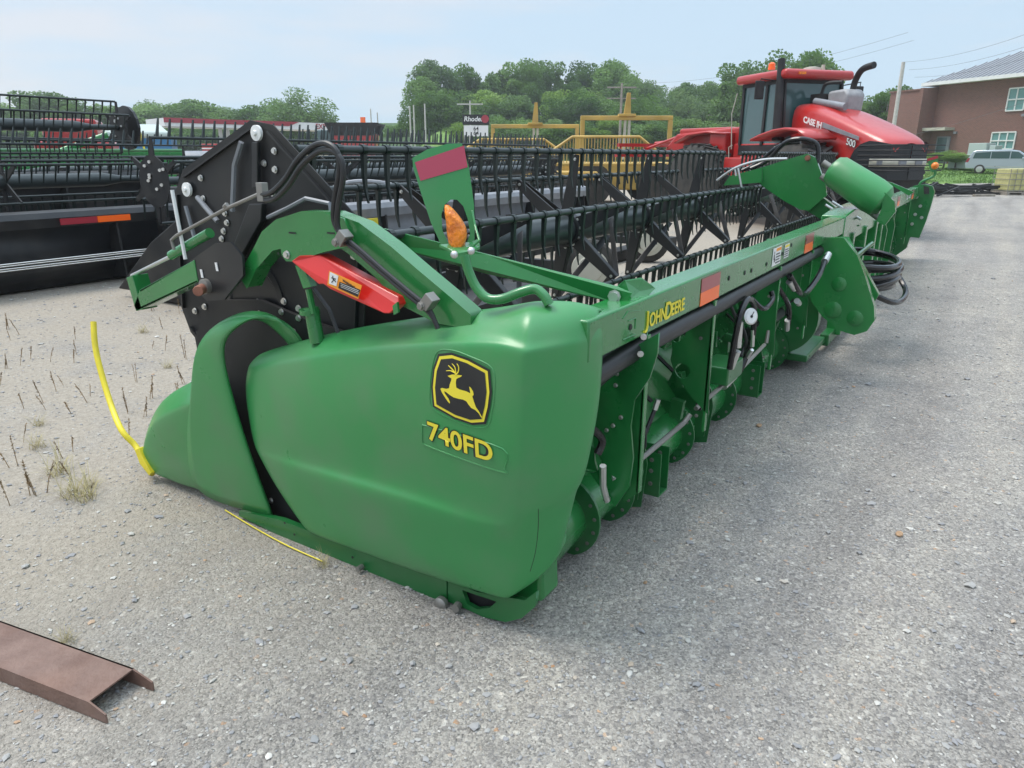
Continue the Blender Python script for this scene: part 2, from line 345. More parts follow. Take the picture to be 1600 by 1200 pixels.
b=MB();b.tube(spline([(1.69,-.3,.66),(1.67,-.32,.85),(1.7,-.33,.98),(1.82,-.33,1.02),(1.95,-.33,.95),(1.99,-.33,.8),(2.02,-.3,.66),(1.98,-.28,.57)]),.017,8);b.tube(spline([(.27,-.22,.66),(.28,-.23,.72),(.2,-.2,.8)]),.016,8)
b.tube(spline([(2.75,-.33,1.02),(2.9,-.37,.9),(3.2,-.36,.84),(3.5,-.38,.93),(3.75,-.37,1.03)]),.02,8);b.tube(spline([(2.7,-.28,.95),(2.85,-.33,.8),(2.95,-.32,.66)]),.016,8);b.tube(spline([(2.2,-.25,.95),(2.3,-.3,.88),(2.5,-.3,.9),(2.52,-.28,.95)]),.015,8);b.build('looped_hose','vinyl',H,smooth=True)
b=MB();b.tube([(3.68,-.375,1.0),(3.8,-.375,1.04)],.026,10);b.tube([(2.93,-.36,.83),(3.0,-.36,.8)],.02,10);b.tube([(2.76,-.33,.98),(2.85,-.35,.92)],.02,10);b.tube([(2.9,-.32,.7),(2.97,-.31,.62)],.018,10);b.build('hose_end','steel',H,smooth=True)
gg=P('pressure_gauge','steel',H,lambda b:b.lathe((1.83,-.345,.925),(-.55,-.8,.2),[(-.03,.04),(0,.045),(.006,.045),(.008,.04)],24),smooth=True)
n=V((-.55,-.8,.2)).normalized()
P('gauge_dial','white',gg,lambda b:b.lathe(V((1.83,-.345,.925))+n*.008,n,[(0,.036),(.002,.036)],24))
P('gauge_needle','blackm',gg,lambda b:(b.lathe(V((1.83,-.345,.925))+n*.0105,n,[(0,.008),(.003,.008)],12),b.tube([V((1.83,-.345,.925))+n*.012,V((1.84,-.352,.95))+n*.012],.002,5)))
b=MB();b.bb((1.68,-.3,.56),(1.96,-.14,.66));b.build('valve_block','dgreen',H,bevel=.008)
# ---- feeder opening: gearbox cover, dark drum, coil
gp=[(-0.274,1.138),(-0.434,1.152),(-0.549,1.024),(-0.624,0.87),(-0.716,0.653),(-0.736,0.545),(-0.694,0.454),(-0.609,0.412),(-0.499,0.434),(-0.359,0.531),(-0.263,0.644),(-0.216,0.794),(-0.23,0.997)]
g=plate('gearbox_cover',gp,[],4.03,.09,'green',H);k=g.modifiers.new('b','BEVEL');k.width=.02;k.segments=3
b=MB()
for px,r in(((1311,444),.05),((1301,484),.055),((1336,497),.05)):
    pass
for q,r in zip([(3.985,-0.45,0.797),(3.985,-0.43,0.593),(3.985,-0.598,0.546)],(.05,.06,.055)):
    b.lathe(q,(-1,0,0),[(-.005,r+.004),(.004,r+.004),(.006,r),(.006,.01)],28)
b.build('bearing_boss','green',g,smooth=True)
fp=[(-0.389,1.134),(-0.435,1.136),(-0.72,0.713),(-0.7,0.661),(-0.584,0.81)]
plate('side_frame_plate',fp,[],4.2,.08,'green',H)
plate('drum_housing',ring(.02,.47,.33,40),[],4.2,.12,'dgreen',H)
b=MB();b.bb((4.25,-.1,.1),(4.3,.2,1.08));b.bb((5.0,-.28,.05),(7.3,-.2,.16));b.bb((4.2,-.25,.08),(5.0,.2,.14));b.build('feeder_sill','dgreen',H,bevel=.01)
b=MB()
for x in(5.3,6.1,6.9,7.4): b.bb((x,-.33,.1),(x+.09,-.2,1.07))
b.build('feeder_frame_post','green',H,bevel=.01)
for x in(7.7,8.5):
    plate('side_frame_plate',[(-.3,1.07),(-.36,.9),(-.34,.3),(-.2,.1),(.2,.1),(.2,1.07)],[],x,.04,'dgreen',H)
b=MB();b.tube([(5.0,-.38,.86),(5.9,-.42,.92)],.022,8);b.tube([(4.9,-.3,.98),(5.0,-.36,.72)],.03,8);b.build('hose_hanger','green',H)
b=MB()
for i,(w,h,o) in enumerate(((.42,.15,.0),(.45,.17,-.06),(.4,.13,-.13),(.44,.16,-.19),(.38,.2,-.26))):
    c=V((5.2,-.48,.86+o));pts=[c+V((w*math.cos(2*math.pi*k/24)*1.3,w*.62*math.sin(2*math.pi*k/24),h*.25*math.sin(2*math.pi*k/24+i)))for k in range(25)]
    b.tube(pts,.026,8)
b.tube(spline([(4.7,-.45,.7),(5.1,-.75,.5),(5.7,-.8,.5),(5.9,-.7,.62)]),.026,8)
b.build('coiled_hoses','vinyl',H,smooth=True)
# ---- draper floor, cutterbar, skid rail
b=MB();b.grid([[(x,.28,.34),(x,.8,.26),(x,1.25,.17)] for x in(.12,4.9)]);b.grid([[(x,.28,.34),(x,.8,.26),(x,1.25,.17)] for x in(7.3,12.2)]);bel=b.build('draper_belt','belt',H,solid=.01)
b=MB()
for i in range(24):
    x=.25+i*.2+(2.4 if i>=23 else 0);b.prism([(x,.29,.346),(x+.025,.29,.346),(x+.025,1.24,.183),(x,1.24,.183)],(0,0,.012))
for i in range(24):
    x=7.4+i*.2;b.prism([(x,.29,.346),(x+.025,.29,.346),(x+.025,1.24,.183),(x,1.24,.183)],(0,0,.012))
b.build('belt_slats','rubber',bel)
b=MB();b.bb((4.9,.3,.12),(7.3,1.2,.16));b.build('center_belt','belt',H)
b=MB();b.bb((.05,1.25,.06),(12.3,1.38,.12))
for i in range(160): b.prism([(.1+i*.076,1.36,.085),(.13+i*.076,1.36,.085),(.118+i*.076,1.47,.08),(.112+i*.076,1.47,.08)],(0,0,.02))
b.build('cutterbar','blackm',H)
# ================================================================== near end
ep=plate('end_panel',[(1.878,0.915),(1.615,1.103),(1.36,1.13),(1.076,1.077),(0.741,1.038),(0.164,1.044),(-0.043,0.982),(-0.003,0.076),(1.008,-0.091),(1.453,-0.02),(1.715,0.196)],[],.03,.02,'blackm',H)
b=MB()
for q in [(0.015,1.692,0.611),(0.015,1.644,0.386),(0.015,1.431,0.115),(0.015,1.367,1.068),(0.015,1.213,1.094),(0.015,1.105,1.079),(0.015,1.146,1.014)]: bolt(b,q,(-1,0,0),.011,.01)
b.build('bolt','steel',ep)
rail=plate('skid_rail',[(1.588,0.048),(1.276,0.089),(0.62,0.093),(0.271,0.111),(0.276,-0.033),(0.351,-0.05),(0.629,-0.044),(0.946,-0.055),(1.289,-0.001),(1.593,0.018)],[],-.05,.03,'dgreen',H)
b=MB()
for q in [(-0.072,0.994,-0.009),(-0.072,0.944,-0.009),(-0.072,0.794,0.048),(-0.072,1.233,0.089),(-0.072,1.172,0.046)]: b.lathe(q,(-1,0,0),[(0,.006),(.002,.006)],8)
b.build('bolt_hole','blackm',rail)
rr=plate('rear_end_plate',[(0.267,0.115),(0.124,0.107),(-0.099,0.152),(-0.149,0.206),(-0.144,0.141),(-0.085,0.067),(-0.012,0.021),(0.095,0.003),(0.205,0.009),(0.271,0.008)],[[(0.197,0.089),(0.029,0.098),(0.063,0.057),(0.125,0.027),(0.173,0.033)]],-.05,.02,'dgreen',H)
plate('rear_end_liner',[(0.217,0.09),(-0.016,0.107),(-0.016,0.048),(0.187,-0.03)],[],-.02,.01,'blackm',H)
b=MB();b.lathe((-0.075,0.285,0.008),(-1,0,0),[(0,.03),(.02,.03),(.024,.026),(.03,.01)],20);b.lathe((-0.075,0.206,0.026),(-1,-.2,0),[(0,.017),(.03,.017)],10);b.lathe((-0.075,0.734,0.024),(-1,0,0),[(0,.012),(.03,.012)],12);b.build('pivot_bolt','dull',H,smooth=True)
# ---- end shield (moulded panel)
rows=[
 [(-0.02,1.395,0.877),(-0.03,0.93,1.04),(-0.04,0.427,1.17),(-0.05,0.043,1.251),(-0.05,-0.1,1.291),(0.02,-0.191,1.291),(0.09,-0.264,1.233)],
 [(-0.06,1.432,0.835),(-0.09,0.868,1.023),(-0.11,0.369,1.14),(-0.13,-0.011,1.22),(-0.15,-0.162,1.244),(-0.04,-0.231,1.247),(0.08,-0.289,1.216)],
 [(-0.08,1.44,0.82),(-0.125,0.831,1.012),(-0.155,0.331,1.126),(-0.172,-0.04,1.193),(-0.18,-0.174,1.182),(-0.07,-0.246,1.191),(0.07,-0.3,1.18)],
 [(-0.09,1.434,0.806),(-0.145,0.811,1.001),(-0.18,0.31,1.118),(-0.2,-0.059,1.185),(-0.2,-0.184,1.169),(-0.08,-0.25,1.179),(0.07,-0.303,1.165)],
 [(-0.096,1.445,0.775),(-0.152,0.806,0.977),(-0.187,0.305,1.092),(-0.206,-0.058,1.156),(-0.203,-0.179,1.138),(-0.08,-0.251,1.137),(0.07,-0.305,1.121)],
 [(-0.1,1.462,0.68),(-0.17,0.807,0.805),(-0.2,0.304,0.928),(-0.213,-0.061,0.994),(-0.2,-0.176,0.972),(-0.07,-0.245,0.958),(0.07,-0.304,0.962)],
 [(-0.1,1.448,0.498),(-0.155,0.848,0.59),(-0.186,0.327,0.72),(-0.208,-0.055,0.763),(-0.185,-0.158,0.749),(-0.06,-0.224,0.742),(0.06,-0.288,0.821)],
 [(-0.096,1.437,0.435),(-0.138,0.879,0.48),(-0.164,0.358,0.517),(-0.168,-0.025,0.511),(-0.157,-0.123,0.548),(-0.045,-0.199,0.57),(0.06,-0.258,0.655)],
 [(-0.096,1.426,0.418),(-0.17,0.844,0.483),(-0.197,0.329,0.522),(-0.18,-0.033,0.506),(-0.157,-0.12,0.532),(-0.04,-0.191,0.54),(0.06,-0.254,0.629)],
 [(-0.085,1.329,0.253),(-0.14,0.855,0.331),(-0.165,0.365,0.367),(-0.155,-0.006,0.388),(-0.125,-0.086,0.388),(-0.03,-0.172,0.426),(0.06,-0.231,0.52)],
 [(-0.085,1.169,0.121),(-0.11,0.848,0.139),(-0.135,0.402,0.177),(-0.13,0.037,0.198),(-0.115,-0.06,0.205),(-0.01,-0.146,0.28),(0.06,-0.202,0.398)],
 [(-0.083,1.121,0.077),(-0.095,0.848,0.099),(-0.105,0.431,0.112),(-0.108,0.056,0.139),(-0.1,-0.042,0.145),(-0.02,-0.144,0.246),(0.07,-0.187,0.356)]]
rows=[[V(p) for p in r] for r in rows]
for i,r in enumerate(rows):
    k_=1. if i<8 else .5
    r[-1]+=V((.045,-.028,0))*k_;r[-2]+=V((.015,-.03,0))*k_
    if i<2:
        for p in r: p.z+=.010
rows=[r[:4]+[r[3].lerp(r[4],.72),r[4],r[4].lerp(r[5],.25)]+r[5:] for r in rows]
rows=[[p+V((.1,0,-.03)) for p in rows[0]]]+rows+[[p+V((.05,.01,.01)) for p in rows[-1]]]
rows=[[r[0]+V((.09,-.02,0))]+r+[r[-1]+V((.03,.1,0))] for r in rows]
sh=MB().grid(rows).build('end_shield','shield',H,sub=3)
# turn normals outwards
if sum(p.normal.x*p.area for p in sh.data.polygons)>0: sh.data.flip_normals()
k=sh.modifiers.new('t','SOLIDIFY');k.thickness=.008;k.offset=-1
dg=bpy.context.evaluated_depsgraph_get();dg.update();ev=sh.evaluated_get(dg)
me=ev.to_mesh();bvh=BVHTree.FromPolygons([tuple(v.co) for v in me.vertices],[tuple(p.vertices) for p in me.polygons]);ev.to_mesh_clear()
def drape(pts,off=.002,x0=-1.):
    o=[]
    for p in pts:
        h=bvh.ray_cast(V((x0,p[1],p[2])),V((1,0,0)))[0];o.append(V(((h.x if h else -.2)-off,p[1],p[2])))
    return o
def drape_poly(name,pts,m,parent,off,step=.012):
    """a flat outline (pts in the YZ plane) laid onto the shield, cut fine enough to follow it"""
    me=curve_mesh(name,[[(p[1],p[2]) for p in pts]],0)
    bm=bmesh.new();bm.from_mesh(me);bmesh.ops.remove_doubles(bm,verts=bm.verts,dist=1e-5)
    for it in range(3):
        e=[x for x in bm.edges if x.calc_length()>step]
        if not e: break
        bmesh.ops.subdivide_edges(bm,edges=e,cuts=1);bmesh.ops.triangulate(bm,faces=bm.faces)
    for v,q in zip(bm.verts,drape([(0,v.co.x,v.co.y) for v in bm.verts],off)): v.co=q
    bm.to_mesh(me);bm.free();o=bpy.data.objects.new(name,me);COL.objects.link(o);me.materials.clear();me.materials.append(M[m]);o.parent=parent;return o
def crop(l,ox=600,oy=500,s=5.3333): return l
EMB=[(0.161,1.097),(0.107,1.11),(0.038,1.103),(-0.043,1.081),(-0.05,1.012),(-0.042,0.959),(-0.026,0.905),(0.025,0.891),(0.095,0.896),(0.185,0.919),(0.19,0.985),(0.181,1.049)]
EMB=[(0,)+p for p in EMB]
def scale(pts,s):
    cy=sum(p[1] for p in pts)/len(pts);cz=sum(p[2] for p in pts)/len(pts)
    return [(0,cy+(p[1]-cy)*s,cz+(p[2]-cz)*s) for p in pts]
def smoothp(pts,n=5):
    L=[];N=len(pts)
    for i in range(N):
        a,b_,c,d=[V(pts[(i+j)%N]) for j in(-1,0,1,2)]
        for k in range(n):
            t=k/n;L.append(tuple(.5*((2*b_)+(c-a)*t+(2*a-5*b_+4*c-d)*t*t+(3*b_-a-3*c+d)*t**3)))
    return L
em=drape_poly('emblem_badge',scale(EMB,1.09),'black',sh,.0035);em['label']='black deer badge with yellow border'
drape_poly('emblem_border',scale(EMB,1.015),'decaly',em,.0050)
drape_poly('emblem_field',scale(EMB,.925),'black',em,.0064)
DEER=[(0.123,1.038),(0.104,1.046),(0.088,1.049),(0.059,1.051),(0.064,1.045),(0.077,1.039),(0.084,1.033),(0.086,1.02),(0.084,1.004),(0.07,1),(0.041,0.999),(0.024,0.995),(0.029,1.018),(0.022,1.015),(0.013,1.004),(0.01,0.993),(0.016,0.986),(0.01,0.969),(0.002,0.951),(-0.009,0.94),(-0.017,0.928),(-0.024,0.917),(-0.019,0.918),(-0.009,0.931),(0.005,0.94),(0.022,0.944),(0.033,0.954),(0.042,0.964),(0.056,0.967),(0.076,0.966),(0.097,0.967),(0.113,0.972),(0.128,0.979),(0.139,0.981),(0.134,0.972),(0.119,0.958),(0.113,0.946),(0.115,0.941),(0.124,0.948),(0.137,0.961),(0.149,0.975),(0.155,0.987),(0.147,0.991),(0.128,0.991),(0.116,0.996),(0.113,1.01),(0.106,1.025),(0.105,1.032),(0.114,1.035)]
drape_poly('emblem_deer',[(0,)+p for p in DEER],'decaly',em,.0078)
b=MB()
ANT=[[(-0.205,0.085,1.049),(-0.205,0.075,1.061),(-0.205,0.073,1.074),(-0.205,0.077,1.083),(-0.205,0.082,1.087)],[(-0.205,0.086,1.048),(-0.205,0.087,1.064),(-0.205,0.091,1.075),(-0.205,0.103,1.084)],[(-0.205,0.09,1.055),(-0.205,0.099,1.063),(-0.205,0.11,1.07),(-0.205,0.119,1.075)],[(-0.205,0.085,1.053),(-0.205,0.104,1.058),(-0.205,0.114,1.058),(-0.205,0.128,1.055)]]
for a in ANT: q=drape(spline(a,4),.0082);b.tube(q,[.0026*(1-.6*i/len(q)) for i in range(len(q))],5)
b.build('emblem_antlers','decaly',em)
# recess outline of the model number and the number itself
o0=V((-0.205,0.233,0.777));o1=V((-0.205,-0.071,0.754))
ru=V((0,o1.y-o0.y,o1.z-o0.z));w=ru.length;ru.normalize();
for nm,mm,bo,off in(('model_number_outline','black',.06,.0035),('model_number','decaly',.022,.005)):
    me=text_mesh('740FD',1,0,bo);xs=[v.co.x for v in me.vertices];s_=(w*.93)/(max(xs)-min(xs))
    bm=bmesh.new();bm.from_mesh(me)
    for it in range(2):
        e=[x for x in bm.edges if x.calc_length()>.12]
        if e: bmesh.ops.subdivide_edges(bm,edges=e,cuts=1);bmesh.ops.triangulate(bm,faces=bm.faces)
    pts=[o0+ru*(v.co.x*s_+.004)+V((0,0,1))*(v.co.y*s_*.92+.006) for v in bm.verts]
    for v,q in zip(bm.verts,drape(pts,off)): v.co=q
    bm.to_mesh(me);bm.free();put(me,nm,mm,sh,Matrix.Identity(4))
b=MB();q=[(-0.205,0.254,0.829),(-0.205,0.13,0.829),(-0.205,-0.095,0.818),(-0.205,-0.097,0.742),(-0.205,-0.089,0.728),(-0.205,0.133,0.741),(-0.205,0.249,0.752),(-0.205,0.26,0.766),(-0.205,0.254,0.829)]
b.tube(drape(spline(q,4),.0005),.003,6);b.build('recess_edge','shield',sh,smooth=True)
b=MB();q=smoothp(scale(EMB,1.15),4);b.tube(drape(q+[q[0]],.0),.003,6);b.build('recess_edge','shield',sh,smooth=True)
b=MB();q=[(-0.19,-0.175,0.573),(-0.19,-0.16,0.475),(-0.19,-0.141,0.368),(-0.19,-0.12,0.282)];b.tube(drape(spline(q,5),.0),[.0008,.0016]*7+[.0012,.0012],4)if False else b.tube(drape(spline(q,5),.0),.0012,4);b.build('scuff_mark','blackm',sh)
# ---- crop divider
f=[[(-0.04,2.46,0.044),(-0.06,2.409,0.181),(-0.08,2.246,0.392),(-0.095,2.036,0.493)],
   ]
cols=[[(-0.05,1.386,0.072),(-0.09,1.409,0.291),(-0.12,1.439,0.507),(-0.15,1.456,0.748),(-0.16,1.464,0.914),(-0.16,1.411,0.997),(-0.14,1.312,1.063),(-0.11,1.205,1.104),(-0.06,1.107,1.076),(-0.02,1.062,1.006),(0.02,1.089,0.899),(0.03,1.124,0.772)],
      [(-0.05,1.757,0.031),(-0.09,1.733,0.261),(-0.12,1.722,0.473),(-0.15,1.693,0.683),(-0.16,1.612,0.874),(-0.16,1.544,0.974),(-0.14,1.448,1.043),(-0.11,1.302,1.104),(-0.06,1.183,1.111),(-0.01,1.129,1.049),(0.03,1.135,0.948),(0.04,1.167,0.792)],
      [(-0.05,1.996,0.051),(-0.09,1.93,0.277),(-0.12,1.839,0.482),(-0.14,1.754,0.611),(-0.15,1.699,0.746),(-0.16,1.625,0.905),(-0.14,1.527,1.01),(-0.1,1.406,1.081),(-0.05,1.282,1.115),(0,1.175,1.065),(0.035,1.162,0.973),(0.045,1.181,0.819)]]
cols=[[V(p) for p in c] for c in cols]
lip=[p+V((.035,-.01,0)) for p in cols[0][:8]]+[p+V((0,-.0,-.03)) for p in cols[0][8:]]
inn=[p+V((.03,.1,-.03 if i>4 else 0)) for i,p in enumerate(lip)]
dv=MB().grid([inn,lip,[p+V((.01,-.012,0)) for p in cols[0]]]+cols).build('crop_divider','shield',H,sub=2)
k=dv.modifiers.new('t','SOLIDIFY');k.thickness=.01
# nose of the divider
ns=[]
OUT=[[(-0.05,1.996,0.051),(-0.09,1.93,0.277),(-0.12,1.839,0.482),(-0.14,1.754,0.611),(-0.13,1.762,0.62),(-0.02,1.901,0.678)],
 [(-0.05,2.113,0.039),(-0.085,2.054,0.254),(-0.11,1.962,0.432),(-0.13,1.885,0.557),(-0.12,1.893,0.566),(-0.02,2.015,0.628)],
 [(-0.05,2.218,0.043),(-0.08,2.174,0.216),(-0.1,2.092,0.373),(-0.115,2.028,0.49),(-0.105,2.035,0.503),(-0.02,2.135,0.568)],
 [(-0.05,2.314,0.041),(-0.07,2.295,0.177),(-0.09,2.215,0.314),(-0.1,2.159,0.424),(-0.09,2.166,0.437),(-0.02,2.239,0.499)],
 [(-0.045,2.396,0.042),(-0.06,2.383,0.137),(-0.075,2.323,0.248),(-0.085,2.263,0.343),(-0.08,2.261,0.36),(-0.03,2.312,0.407)],
 [(-0.04,2.454,0.046),(-0.05,2.447,0.102),(-0.06,2.41,0.177),(-0.065,2.372,0.241),(-0.06,2.372,0.247),(-0.03,2.404,0.268)]]
for i,r in enumerate(OUT):
    r=[V(p) for p in r];w_=.3-.045*i;t=r[-1]
    ns.append([r[0]+V((.03,0,0)),r[0]]+r[1:]+[t+V((w_*.5,0,.0)),t+V((w_*.75,0,-.05)),V((t.x+w_*.78,t.y,r[0].z))])
ns=[[p+V((.0,-.06,0)) for p in ns[0]]]+ns
e=ns[-1];c_=sum(e,V((0,0,0)))/len(e);ns.append([p.lerp(c_,.5)+V((0,.015,0)) for p in e]);ns.append([p.lerp(c_,.9)+V((0,.018,0)) for p in e])
nn=MB().grid(ns).build('divider_nose','shield',H,sub=2)
b=MB();b.tube(spline([(-0.02,2.404,0.027),(-0.02,2.483,0.083),(0,2.581,0.152),(-0.025,2.656,0.243),(0.033,2.844,0.362),(0.071,2.969,0.562),(0.096,3.023,0.686),(0.13,3.063,0.8)],5),.0165,12);rod=b.build('divider_rod','yellow',H,smooth=True);rod['label']='bent yellow crop divider rod'
b=MB();b.prism([(-0.045,2.458,0.184),(-0.045,2.429,0.105),(-0.045,2.351,0.05),(-0.045,2.333,0.07),(-0.045,2.382,0.143),(-0.045,2.414,0.205)],(-.03,0,0));b.build('rod_bracket','yellow',H,bevel=.004)
plate('deck_end_panel',[(1.335,1.357),(0.947,1.367),(0.84,1.277),(0.683,1.166),(0.634,1.074),(0.73,0.976),(1.441,0.878)],[],.3,.01,'blackm',H)
# ---- reel
RC=(1.17,1.25);RR=.53;TH=[98.5-60*k for k in range(6)]
def bp_(k,r=RR): a=R(TH[k]);return RC[0]+r*math.cos(a),RC[1]+r*math.sin(a)
spans=[(.07,5.8),(6.4,12.25)]
for si,(x0,x1) in enumerate(spans):
    rt=P('reel_tube','bar',H,lambda b:b.tube([(x0,*RC),(x0+.5,*RC),(x0+.9,*RC),(x1,*RC)],[.06,.06,.1,.1],24),smooth=True)
tine=MB()
def tshape(b,o=(0,0,0),lean=0.):
    o=V(o);b.lathe(o+V((-.014,0,0)),(1,0,0),[(0,.023),(.028,.023)],10)
    pr=[(0,-.02,.012,.011),(.004,-.1,.01,.009),(.002,-.17,.0075,.007),(-.012,-.235,.004,.004)]
    n=len(b.v);vs=[]
    for y,z,wx,wy in pr: vs+=[o+V((sx*wx,y-.004+sy*wy-z*lean,z)) for sx,sy in((-1,-1),(1,-1),(1,1),(-1,1))]
    fs=[(i*4+k,i*4+(k+1)%4,(i+1)*4+(k+1)%4,(i+1)*4+k) for i in range(3) for k in range(4)]+[(12,13,14,15)]
    b.add(vs,fs)
tb=MB();tshape(tb);tme=bpy.data.meshes.new('tine');tme.from_pydata(tb.v,[],tb.f);tme.materials.append(M['poly'])
allt=[]
for si,(x0,x1) in enumerate(spans):
    for k in range(6):
        y,z=bp_(k);bar=P('tine_bar','bar',H,lambda b:b.cyl((x0,y,z),(x1,y,z),.0175,12),smooth=True)
        n=int((x1-x0-.1)/.152)
        for i in range(n+1): 
            p=V((x0+.08+i*.152,y,z));allt.append(((p-V((-2.04,-1.32,1.75))).length+(5 if k in(2,3) else 0),p,bar))
allt.sort(key=lambda t:t[0]);rest=MB()
for i,(d,p,bar) in enumerate(allt):
    if i<100:
        o=bpy.data.objects.new('tine',tme);COL.objects.link(o);o.parent=bar;o.location=p
    else: tshape(rest,p)
rt=rest.build('tines','poly',H);rt['kind']='stuff'
def arm(b,x,k,w0=.055,w1=.026):
    a=R(TH[k]);d=V((0,math.cos(a),math.sin(a)));t=V((0,-d.z,d.y));c=V((x,*RC))
    b.prism([c+d*.07-t*w0,c+d*.07+t*w0,c+d*(RR-.02)+t*w1,c+d*(RR-.02)-t*w1],(.012,0,0))
    b.prism([c+d*.07-t*w0,c+d*(RR-.02)-t*w1,c+d*(RR-.02)-t*(w1-.006),c+d*.07-t*(w0-.006)],(.05,0,0))
for x in(1.22,2.5,3.8,5.1,7.2,8.5,9.8,11.1):
    s=P('reel_spider','black',H,lambda b:([arm(b,x,k) for k in range(6)],b.lathe((x-.02,*RC),(1,0,0),[(0,.125),(.06,.125)],24)),bevel=.003,seg=1)
    b=MB()
    for k in range(6):
        a=R(TH[k]);c=V((x-.001,*RC))
        for r_,o_ in((.12,.03),(.12,-.03),(RR-.05,0)): 
            bolt(b,c+V((0,math.cos(a)*r_-math.sin(a)*o_,math.sin(a)*r_+math.cos(a)*o_)),(-1,0,0),.008,.01)
    b.build('bolt','steel',s)
    # flat stays running from the hub of one spider to the bars
    for k in(1,3,4,5):
        y,z=bp_(k,.5);y2,z2=bp_((k+1)%6,.13)
        b=MB();d=V((-.42,y-y2,z-z2)).normalized();p0=V((x+.5,y2,z2));p1=V((x+.06,y,z))
        side=(p1-p0).cross(V((1,0,0))).normalized()*.022
        b.prism([p0-side,p0+side,p1+side,p1-side],(.005,.004,.004));b.build('reel_stay','black',H)
# end plate of the reel
XP=.06
hx=[]
for k in range(6):
    for da in(6,-6):
        a=R(TH[k]+da);hx.append((-1.32+(RC[0]+.63*math.cos(a)+1.32)*1.082,1.75+(RC[1]+.63*math.sin(a)-1.75)*1.082))
plate('reel_end_plate',hx,[],XP,.006,'blackm',H)
b=MB()
for k in range(6):
    a=R(TH[k]);a2=R(TH[(k+1)%6]);sc_=lambda y,z:(-1.32+(y+1.32)*1.082,1.75+(z-1.75)*1.082);p=V((XP-.02,*sc_(RC[0]+.63*math.cos(a),RC[1]+.63*math.sin(a))));q=V((XP-.02,*sc_(RC[0]+.63*math.cos(a2),RC[1]+.63*math.sin(a2))));c=V((XP-.02,*sc_(*RC)));n_=((p+q)/2-c).normalized()
    e=(q-p).normalized()*.06
    b.prism([p+e,q-e,q-e-n_*.008,p+e-n_*.008],(.03,0,0))
b.build('plate_flange','black',H)
b=MB()
for q in [(0.052,1.203,1.767),(0.052,1.275,1.718),(0.052,1.723,1.651),(0.052,1.724,1.56),(0.052,1.237,1.594),(0.052,1.577,1.5),(0.052,1.571,1.458),(0.052,1.602,1.419),(0.052,1.623,1.383),(0.052,0.787,1.364),(0.052,1.21,1.693)]: bolt(b,q,(-1,0,0),.011,.01)
b.build('bolt','steel',H)
for q in [(0.045,1.288,1.838),(0.045,1.821,1.598)]: P('bat_bearing','white',H,lambda b:b.lathe(q,(-1,0,0),[(0,.032),(.012,.032),(.014,.012),(.02,.01),(.022,.008)],20),smooth=True)
b=MB();b.tube([(0.035,1.388,1.803),(0.035,1.452,1.709),(0.035,1.502,1.513)],.012,6);b.build('plate_rib','lgrey',H)
b=MB();b.prism([(0.045,1.31,1.803),(0.045,1.273,1.802),(0.045,1.303,1.616),(0.045,1.341,1.615)],(-.02,0,0));b.prism([(0.04,1.35,1.551),(0.04,1.266,1.554),(0.04,1.285,1.481),(0.04,1.494,1.271),(0.04,1.568,1.265)],(-.03,0,0));b.build('cover_strut','black',H,bevel=.004)
b=MB();b.tube([(0.03,1.262,1.496),(0.03,1.135,1.538),(0.03,1.014,1.583),(0.03,0.88,1.567),(0.03,0.876,1.538)],.009,6);b.build('slotted_edge','lgrey',H)
b=MB();b.tube([(0.04,1.753,1.566),(0.04,1.696,1.519),(0.04,1.623,1.462)],.012,6);b.tube([(0.04,1.851,1.522),(0.04,1.83,1.441),(0.04,1.814,1.376)],.01,6);b.build('plate_bracket','lgrey',H)
lp=plate('bat_carrier_plate',[(1.892,1.584),(1.777,1.57),(1.644,1.447),(1.584,1.349),(1.415,1.331),(1.128,1.283),(1.025,1.154),(1.131,0.94),(1.405,0.839),(1.748,0.787),(1.952,0.756),(1.969,0.972),(1.949,1.152),(1.938,1.341)],[],.07,.01,'blackm',H)
b=MB()
for q in [(0.052,1.416,1.109),(0.052,1.235,1.132),(0.052,1.143,1.11),(0.052,1.907,1.012),(0.052,1.823,1.043),(0.052,1.285,1.309)]: bolt(b,q,(-1,0,0),.012,.01)
b.build('bolt','steel',lp)
P('drive_disc','black',H,lambda b:b.lathe((0.06,1.439,1.111),(-1,0,0),[(0,.2),(.01,.2),(.012,.17),(.004,.16),(.004,.02)],40),smooth=True)
